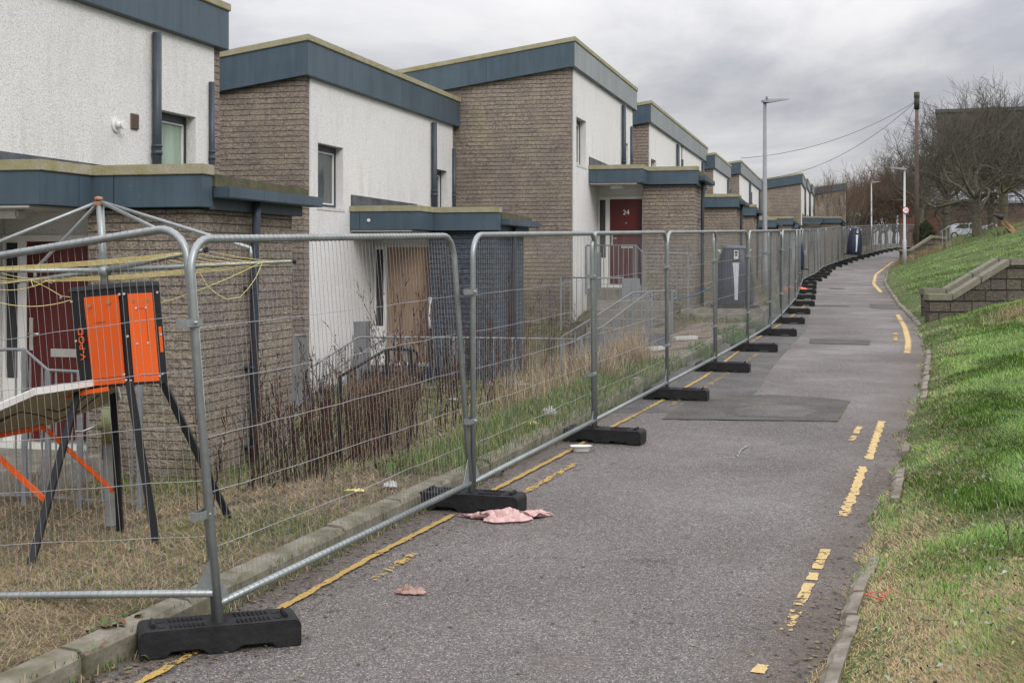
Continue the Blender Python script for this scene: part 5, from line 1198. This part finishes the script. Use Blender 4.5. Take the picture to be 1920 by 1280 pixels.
# tall pale dry grass clumps
def clump_grass():
    Xs, Ys = [], []
    for cx, cy, r, n in ((1.2, 17.8, .3, 380), (.35, 16.4, .35, 260), (1.75, 19.4, .3, 520), (.0, 15.2, .3, 160), (.9, 19.2, .3, 260), (2.0, 26.2, .3, 500), (2.2, 25.6, .4, 600), (1.75, 20.8, .4, 520)):
        a = rng.normal(0, r*.5, (n, 2)); Xs.append(cx+a[:, 0]); Ys.append(cy+a[:, 1])
    X, Y = np.concatenate(Xs), np.concatenate(Ys); n = len(X)
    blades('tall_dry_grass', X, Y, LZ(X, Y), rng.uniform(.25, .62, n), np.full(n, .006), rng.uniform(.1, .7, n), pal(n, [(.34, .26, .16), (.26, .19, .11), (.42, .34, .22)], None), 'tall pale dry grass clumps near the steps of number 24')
clump_grass()
# dead dock and willowherb stems
def weeds():
    segs = []; rw = random.Random(12); cols = []
    clus = []
    # cluster centres: (pixel x, pixel y of ground, height m, count, redness)
    for (x, y, h, c, red) in ((440, 960, 1.05, 4, 1), (520, 900, .95, 12, 1), (560, 890, .85, 14, 1), (600, 880, .9, 16, 1), (640, 885, .85, 20, .8), (690, 872, .9, 18, .6), (720, 868, .85, 16, .7), (745, 850, 1.15, 18, 1), (775, 845, 1.05, 16, 1), (805, 835, 1.1, 16, 1),
                           (840, 820, 1.1, 12, 1), (870, 810, 1.0, 10, 1), (660, 850, .8, 18, .4), (705, 840, .8, 18, .4), (745, 820, .75, 14, .4), (905, 790, 1.2, 10, 1), (935, 785, 1.25, 14, 1), (960, 770, 1.3, 16, 1), (985, 765, 1.1, 12, .8), (1030, 742, 1.0, 8, .9), (895, 800, 1.1, 10, 1), (760, 860, 1.2, 9, 1), (795, 850, 1.2, 9, 1), (700, 885, 1.0, 8, 1), (660, 900, .9, 8, 1), (575, 905, .8, 8, 1), (480, 930, .75, 8, 1), (600, 930, .65, 10, .9), (545, 945, .5, 8, 1), (1010, 745, .8, 8, .5), (700, 900, .6, 10, .8), (640, 915, .6, 10, .8), (590, 860, 1.05, 10, 1), (620, 845, .9, 10, .7)):
        Yg = 2.0*FP/(y-485)*.97; clus.append(((x-960)*Yg/FP, Yg, h, c, red))
    for cx, cy, h, c, red in clus:
        for i in range(max(2, int(c*.6))):
            bx, by = cx+rw.gauss(0, .21), cy+rw.gauss(0, .38); z0 = float(LZ(bx, by)); H_ = h*rw.uniform(.55, 1.45)*(1.12 if 700 < cx/cy*FP+960 < 900 else 1); d = Vector((rw.gauss(0, .10), rw.gauss(0, .10), 1)).normalized(); p = Vector((bx, by, z0-.02))
            base = Vector((.050, .021, .014)) if rw.random() < red else Vector((.13, .085, .05)); base = base*rw.uniform(.6, 1.5); r = rw.uniform(.0030, .0056); n = 6
            for k in range(n):
                d2 = (d+Vector((rw.gauss(0, .06), rw.gauss(0, .06), 0))).normalized(); q = p+d2*H_/n; segs.append((tuple(p), tuple(q), r*(1-.12*k), r*(1-.12*(k+1)))); cols.append(tuple(base))
                if k >= 2:
                    for _ in range(3):      # side shoots
                        a = rw.uniform(0, 6.28); sd_ = (d2*1.2+Vector((math.cos(a), math.sin(a), 0))*.55).normalized(); L = rw.uniform(.04, .15)*(1.3 if k < 4 else .9); st0 = p.lerp(q, rw.random()); e = st0+sd_*L
                        segs.append((tuple(st0), tuple(e), r*.45, r*.3)); cols.append(tuple(base*1.1))
                        for _ in range(5 if k > 2 else 2):          # seeds along the shoot
                            s0 = st0.lerp(e, rw.uniform(.2, 1)); v_ = Vector((rw.gauss(0, 1), rw.gauss(0, 1), rw.gauss(0, 1))).normalized()*rw.uniform(.005, .011); segs.append((tuple(s0-v_), tuple(s0+v_), .0035, .0028)); cols.append(tuple(base*rw.uniform(.8, 1.6)))
                if k < 3 and rw.random() < .25:                   # shrivelled leaf
                    e = p+Vector((rw.gauss(0, .03), rw.gauss(0, .03), -.06)); segs.append((tuple(p), tuple(e), .009, .003)); cols.append(tuple(base*.6))
                p = q; d = d2
    # fine brown umbels between the docks
    for i in range(90):
        x, y = rw.uniform(640, 770), rw.uniform(830, 890); Yg = 2.0*FP/(y-485)*.97; bx = (x-960)*Yg/FP; z0 = float(LZ(bx, Yg)); H_ = rw.uniform(.45, .75); p = Vector((bx, Yg, z0)); q = p+Vector((rw.gauss(0, .05), rw.gauss(0, .05), H_)); segs.append((tuple(p), tuple(q), .0025, .0018)); cols.append((.17, .11, .07))
        for _ in range(16):
            e = q+Vector((rw.gauss(0, .05), rw.gauss(0, .05), rw.uniform(-.12, .06))); segs.append((tuple(q-Vector((0, 0, .05))), tuple(e), .0014, .001)); cols.append((.16, .105, .07)); v_ = Vector((.006, 0, .004)); segs.append((tuple(e-v_), tuple(e+v_), .003, .003)); cols.append((.20, .14, .095))
    V, F = seg_mesh(segs, 3); col = np.repeat(np.array(cols), 6, axis=0); np_mesh('dead_weeds', V, F, M['weed'], col, kind='stuff', label='dark red-brown dead dock stems and seed heads behind the fence', cat='weeds')
    # dark bramble canes left
    cs = []; 
    for i in range(26):
        bx, by = rw.uniform(-2.35, -1.75), rw.uniform(11.0, 12.2); p = Vector((bx, by, float(LZ(bx, by)))); d = Vector((rw.uniform(-.5, .9), rw.uniform(-.3, .2), 1)).normalized()
        for k in range(6): d = (d+Vector((d.x*.09, 0, -.05))).normalized(); q = p+d*rw.uniform(.09, .16); cs.append((tuple(p), tuple(q), .004, .003)); p = q
    V, F = seg_mesh(cs, 4); np_mesh('bramble_canes', V, F, M['weed'], np.tile(np.array([[.035, .025, .02]]), (len(V), 1)), kind='stuff', label='thin dark bramble canes arching against the nearest porch wall', cat='weeds')
    cs = []
    for i in range(34):
        bx, by = rw.uniform(-4.4, -2.9), rw.uniform(10.0, 11.0); p = Vector((bx, by, float(LZ(bx, by)))); d = Vector((rw.uniform(-.5, .5), rw.uniform(-.3, .3), 1)).normalized()
        for k in range(5): d = (d+Vector((rw.gauss(0, .2), 0, rw.gauss(0, .1)))).normalized(); q = p+d*rw.uniform(.06, .13); cs.append((tuple(p), tuple(q), .0035, .0025)); p = q
    V, F = seg_mesh(cs, 4); np_mesh('dry_stems', V, F, M['weed'], np.tile(np.array([[.20, .14, .10]]), (len(V), 1)), kind='stuff', label='dry brown stems under the orange box by the railing', cat='weeds')
weeds()
# fallen leaves and chips on road and grass
def leaflitter():
    n = 2600; Y = 5.2/(1-rng.uniform(0, 1, n)*(1-5.2/26)); side = rng.uniform(0, 1, n); xl, xr = XL(Y), XR(Y)
    off = np.abs(rng.normal(0, .22, n)); X = np.where(side < .55, xl+.03+off*1.3, np.where(side < .85, xr-off*.7, xl+(xr-xl)*rng.uniform(0, 1, n)))
    Z = RZ(Y)+.006; a = rng.uniform(0, 6.28, n); L = rng.uniform(.006, .022, n); w = L*rng.uniform(.25, .7, n); c, s = np.cos(a), np.sin(a); cu = rng.uniform(0, .008, n)
    V = np.stack([np.stack([X+c*L, Y+s*L, Z+cu], 1), np.stack([X-s*w, Y+c*w, Z], 1), np.stack([X-c*L, Y-s*L, Z+cu*.6], 1), np.stack([X+s*w, Y-c*w, Z+.001], 1)], 1).reshape(-1, 3)
    col = pal(n, [(.07, .05, .035), (.12, .08, .05), (.2, .15, .09), (.03, .025, .02), (.16, .19, .06)], [.35, .3, .15, .15, .05])
    np_mesh('leaf_litter', V, np.arange(n*4).reshape(n, 4), M['blade'], np.repeat(col, 4, axis=0), kind='stuff', label='tiny brown leaf scraps scattered along the edges of the road', cat='leaf litter')
leaflitter()
def dock_leaves(name, spots, lab):
    V, F, Cc = [], [], []; rw = random.Random(6)
    for cx, cy, n, sz in spots:
        for i in range(n):
            a = rw.uniform(0, 6.28); L = sz*rw.uniform(.6, 1.3); w = L*.28; z0 = float(RZ(cy) if cx > XL(cy) else LZ(cx, cy))+.01; bx, by = cx+rw.gauss(0, .05), cy+rw.gauss(0, .05); c, s_n = math.cos(a), math.sin(a); lift = rw.uniform(.2, .8)*L
            col = np.array(rw.choice([(.07, .13, .03), (.10, .17, .05), (.05, .09, .025), (.13, .06, .035)]))*rw.uniform(.8, 1.3)
            b = len(V); V += [(bx, by, z0), (bx+c*L*.5-s_n*w, by+s_n*L*.5+c*w, z0+lift*.7), (bx+c*L*.5, by+s_n*L*.5, z0+lift*.6), (bx+c*L*.5+s_n*w, by+s_n*L*.5-c*w, z0+lift*.7), (bx+c*L, by+s_n*L, z0+lift*.7)]
            F += [(b, b+2, b+1), (b, b+3, b+2), (b+1, b+2, b+4), (b+2, b+3, b+4)]; Cc += [col]*5
    np_mesh(name, np.array(V), np.array(F), M['blade'], np.array(Cc), kind='stuff', label=lab, cat='leaves')
sp_ = []
for (x, y, n, sz) in ((215, 1222, 16, .07), (235, 1205, 10, .06), (160, 1262, 6, .05), (470, 1100, 5, .04), (640, 1010, 8, .05), (700, 985, 8, .05), (800, 955, 8, .05), (905, 905, 14, .06), (930, 892, 12, .06), (330, 1230, 3, .04), (500, 1215, 2, .05)):
    X_, Y_ = px(x, y); sp_.append((X_, Y_, n, sz))
dock_leaves('green_weeds', sp_, 'small green dock leaves growing along the foot of the near kerb')
dock_leaves('broad_leaves', [(gl_[0], gl_[1], n, sz) for gl_, n, sz in (((-1.02, 11.35), 12, .09), ((-.85, 11.5), 8, .08), ((-2.0, 11.0), 10, .06), ((-.35, 12.0), 10, .07), ((-3.4, 9.2), 8, .05), ((-2.5, 8.4), 6, .05))], 'broad green dock leaves among the dead weeds')
def twigs():
    sg_ = []; rw = random.Random(15)
    for i in range(230):
        if i % 2: y = rw.uniform(5.8, 13); x = float(XL(y))+abs(rw.gauss(0, .35))+.02; z = float(RZ(y))+.008
        else: y = rw.uniform(5.2, 9.5); x = float(XR(y))+rw.uniform(-.12, 1.6); z = float(max(RZ(y), BZ(x, y)))+.03
        a = rw.uniform(0, 3.14); L = rw.uniform(.03, .16)*rw.choice([.4, 1]); sg_.append(((x, y, z), (x+math.cos(a)*L, y+math.sin(a)*L, z+rw.uniform(-.003, .012)), .0022, .0014))
    V, F = seg_mesh(sg_, 4); np_mesh('fallen_twigs', V, F, M['weed'], np.tile(np.array([[.085, .062, .045]]), (len(V), 1)), kind='stuff', label='small fallen twigs scattered along both edges of the road', cat='twigs')
twigs()
sx, sy = 2.95, 7.9; sap = MB(); sap.tube([(0, 0, 0), (-.02, 0, .12), (-.06, .01, .24), (-.055, .01, .36)], [.004, .0035, .003, .002], 5); sap.tube([(-.03, 0, .10), (.02, 0, .18)], .0025, 4); sap.tube([(-.04, 0, .17), (-.08, 0, .24)], .002, 4)
sap.build('bramble_shoot', M['bark'], loc=(sx, sy, float(BZ(sx, sy))), label='single dark leafless shoot standing in the near right grass', cat='shoot')
def leaves_bank():
    n = 420; Y = 5+5.5*rng.uniform(0, 1, n)**1.6; X = XR(Y)+.15+rng.uniform(0, 1, n)*(.4*Y-XR(Y)); keep = X > XR(Y)+.1; X, Y = X[keep], Y[keep]; n = len(X); Z = BZ(X, Y)+.035
    a = rng.uniform(0, 6.28, n); L = rng.uniform(.008, .022, n); w = L*.55; c, s = np.cos(a), np.sin(a); t = rng.uniform(-.02, .02, n)
    V = np.stack([np.stack([X+c*L, Y+s*L, Z+t], 1), np.stack([X-s*w, Y+c*w, Z], 1), np.stack([X-c*L, Y-s*L, Z-t*.5], 1), np.stack([X+s*w, Y-c*w, Z+.01], 1)], 1).reshape(-1, 3)
    col = pal(n, [(.17, .21, .14), (.12, .16, .09), (.22, .27, .10), (.07, .06, .05), (.28, .30, .26)], [.3, .25, .15, .15, .15])
    np_mesh('fallen_leaves', V, np.arange(n*4).reshape(n, 4), M['blade'], np.repeat(col, 4, axis=0), kind='stuff', label='grey-green fallen leaves on the near bank grass', cat='leaves')
leaves_bank()

# ------------------------------------------------------------ litter on the road
def crumple(name, c, rx, ry, h, mat, seed, label, cat, n=26, arc=None, rz=0):
    rr = random.Random(seed); V = []; F = []; ph = [rr.uniform(0, 6.28) for _ in range(8)]
    for i in range(n+1):
        for j in range(n//2+1):
            u, v = i/n*2-1, j/(n//2)*2-1; e = max(0, 1-abs(u)**2.5)*max(0, 1-abs(v)**2.5)
            f = .5+.22*math.sin(u*7+ph[0]+v*3)+.2*math.sin(v*6+ph[1]+u*5)+.14*math.sin(u*15+ph[2])+.12*math.sin(v*13+u*9+ph[3])
            du_, dv_ = u*math.sqrt(1-v*v/2), v*math.sqrt(1-u*u/2); th_ = math.atan2(dv_, du_); wv = 1+.22*math.sin(th_*3+ph[4])+.13*math.sin(th_*7+ph[5])+.07*math.sin(th_*13+ph[6]); x = du_*rx*wv; y = dv_*ry*wv+(arc*(du_*du_-.4) if arc else 0); f = f+.16*math.sin(u*23+v*11+ph[7])+.12*math.sin(v*27-u*8+ph[6])
            V.append((x, y, .006+h*max(0, f)*e**.6))
    m_ = n//2+1; top_ = len(V); V += [(x, y, .001) for x, y, z in V]
    for i in range(n):
        for j in range(m_-1): a = i*m_+j; F += [(a, a+m_, a+m_+1, a+1), (top_+a, top_+a+1, top_+a+m_+1, top_+a+m_)]
    m = MB(); m.add(V, F, True); o = m.build(name, mat, loc=c, label=label, cat=cat); o.rotation_euler = (0, 0, rz); return o
def gp(x, y, dz_=.004): X_, Y_ = px(x, y); return (X_, Y_, float(RZ(Y_))+dz_)
crumple('dropped_cloth', gp(952, 973), .30, .085, .075, M['pink'], 4, 'pink checked cloth crumpled against the fence foot', 'cloth', 40, arc=.13, rz=R(6))
crumple('dropped_glove', gp(769, 1113), .085, .04, .04, M['glove'], 9, 'small dirty brown glove lying on the road', 'glove', 24, arc=-.03, rz=R(-10))
tbx = MB(); r_ = [(.0, .075, .05), (.045, .095, .065), (.05, .105, .075)]; V = []; n = 24
for z, a, b in r_: V += [(a*math.copysign(abs(math.cos(t))**.5, math.cos(t)), b*math.copysign(abs(math.sin(t))**.5, math.sin(t)), z) for t in [2*math.pi*k/n for k in range(n)]]
V += [(x*.93, y*.93, z+.002) for x, y, z in V[:n]]
tbx.add(V, [(i*n+k, i*n+(k+1) % n, (i+1)*n+(k+1) % n, (i+1)*n+k) for i in range(2) for k in range(n)]+[tuple(range(3*n, 4*n))], True)
tbx.build('plastic_tub', M['tub'], loc=gp(1090, 846), label='clear plastic food tub beside a fence foot', cat='tub')
def gl(x, y, zg=.0): 
    # on the garden ground
    Yg = 2.0*FP/(y-485)
    for _ in range(6): X_ = (x-960)*Yg/FP; Yg = (2.1-float(LZ(X_, Yg)))*FP/(y-485)
    return ((x-960)*Yg/FP, Yg, float(LZ((x-960)*Yg/FP, Yg))+.02)
crumple('paper_litter', gl(733, 917), .05, .045, .05, M['litter_white'], 3, 'crumpled white paper by the near kerb behind the fence', 'litter')
crumple('card_litter', gl(668, 925), .07, .04, .012, M['litter_yellow'], 5, 'pale yellow card lying under the weeds', 'litter')
crumple('crisp_packet', gl(994, 799), .09, .05, .03, M['litter_yellow'], 6, 'yellow and white packet in the grass behind the second fence post', 'litter')
crumple('paper_litter', gl(1031, 781), .075, .06, .09, M['litter_white'], 7, 'pinkish white paper cup in the grass near the fence', 'litter')
crumple('paper_litter', gl(850, 752), .08, .05, .03, M['litter_white'], 17, 'white scrap in the grass beyond the dead weeds', 'litter')
crumple('plastic_bag', gl(977, 724), .16, .08, .06, M['litter_white'], 8, 'pale blue-white plastic bag at the foot of the navy porch', 'litter')
crumple('plastic_sheet', tuple(P(1490, 546, 44)), .5, .3, .18, M['orange_bag'], 10, 'orange plastic sheet draped at a fence foot far up the lane', 'sheet')
rg = MB(); rg.tube([(.055*math.cos(a), .055*math.sin(a)*1.0, .012+.01*math.sin(a*2)) for a in [i*2*math.pi/20 for i in range(20)]]+[(.06, .01, .01), (.10, .05, .02), (.105, .09, .03)], .003, 5)
p_ = P(1638, 1196, 7.3); rg.build('red_tie', plain('red_plastic_tie', (.55, .07, .05), .5), loc=(p_.x, p_.y, float(BZ(p_.x, p_.y))+.04), label='looped red plastic tie lying in the near grass at the right', cat='cable tie')
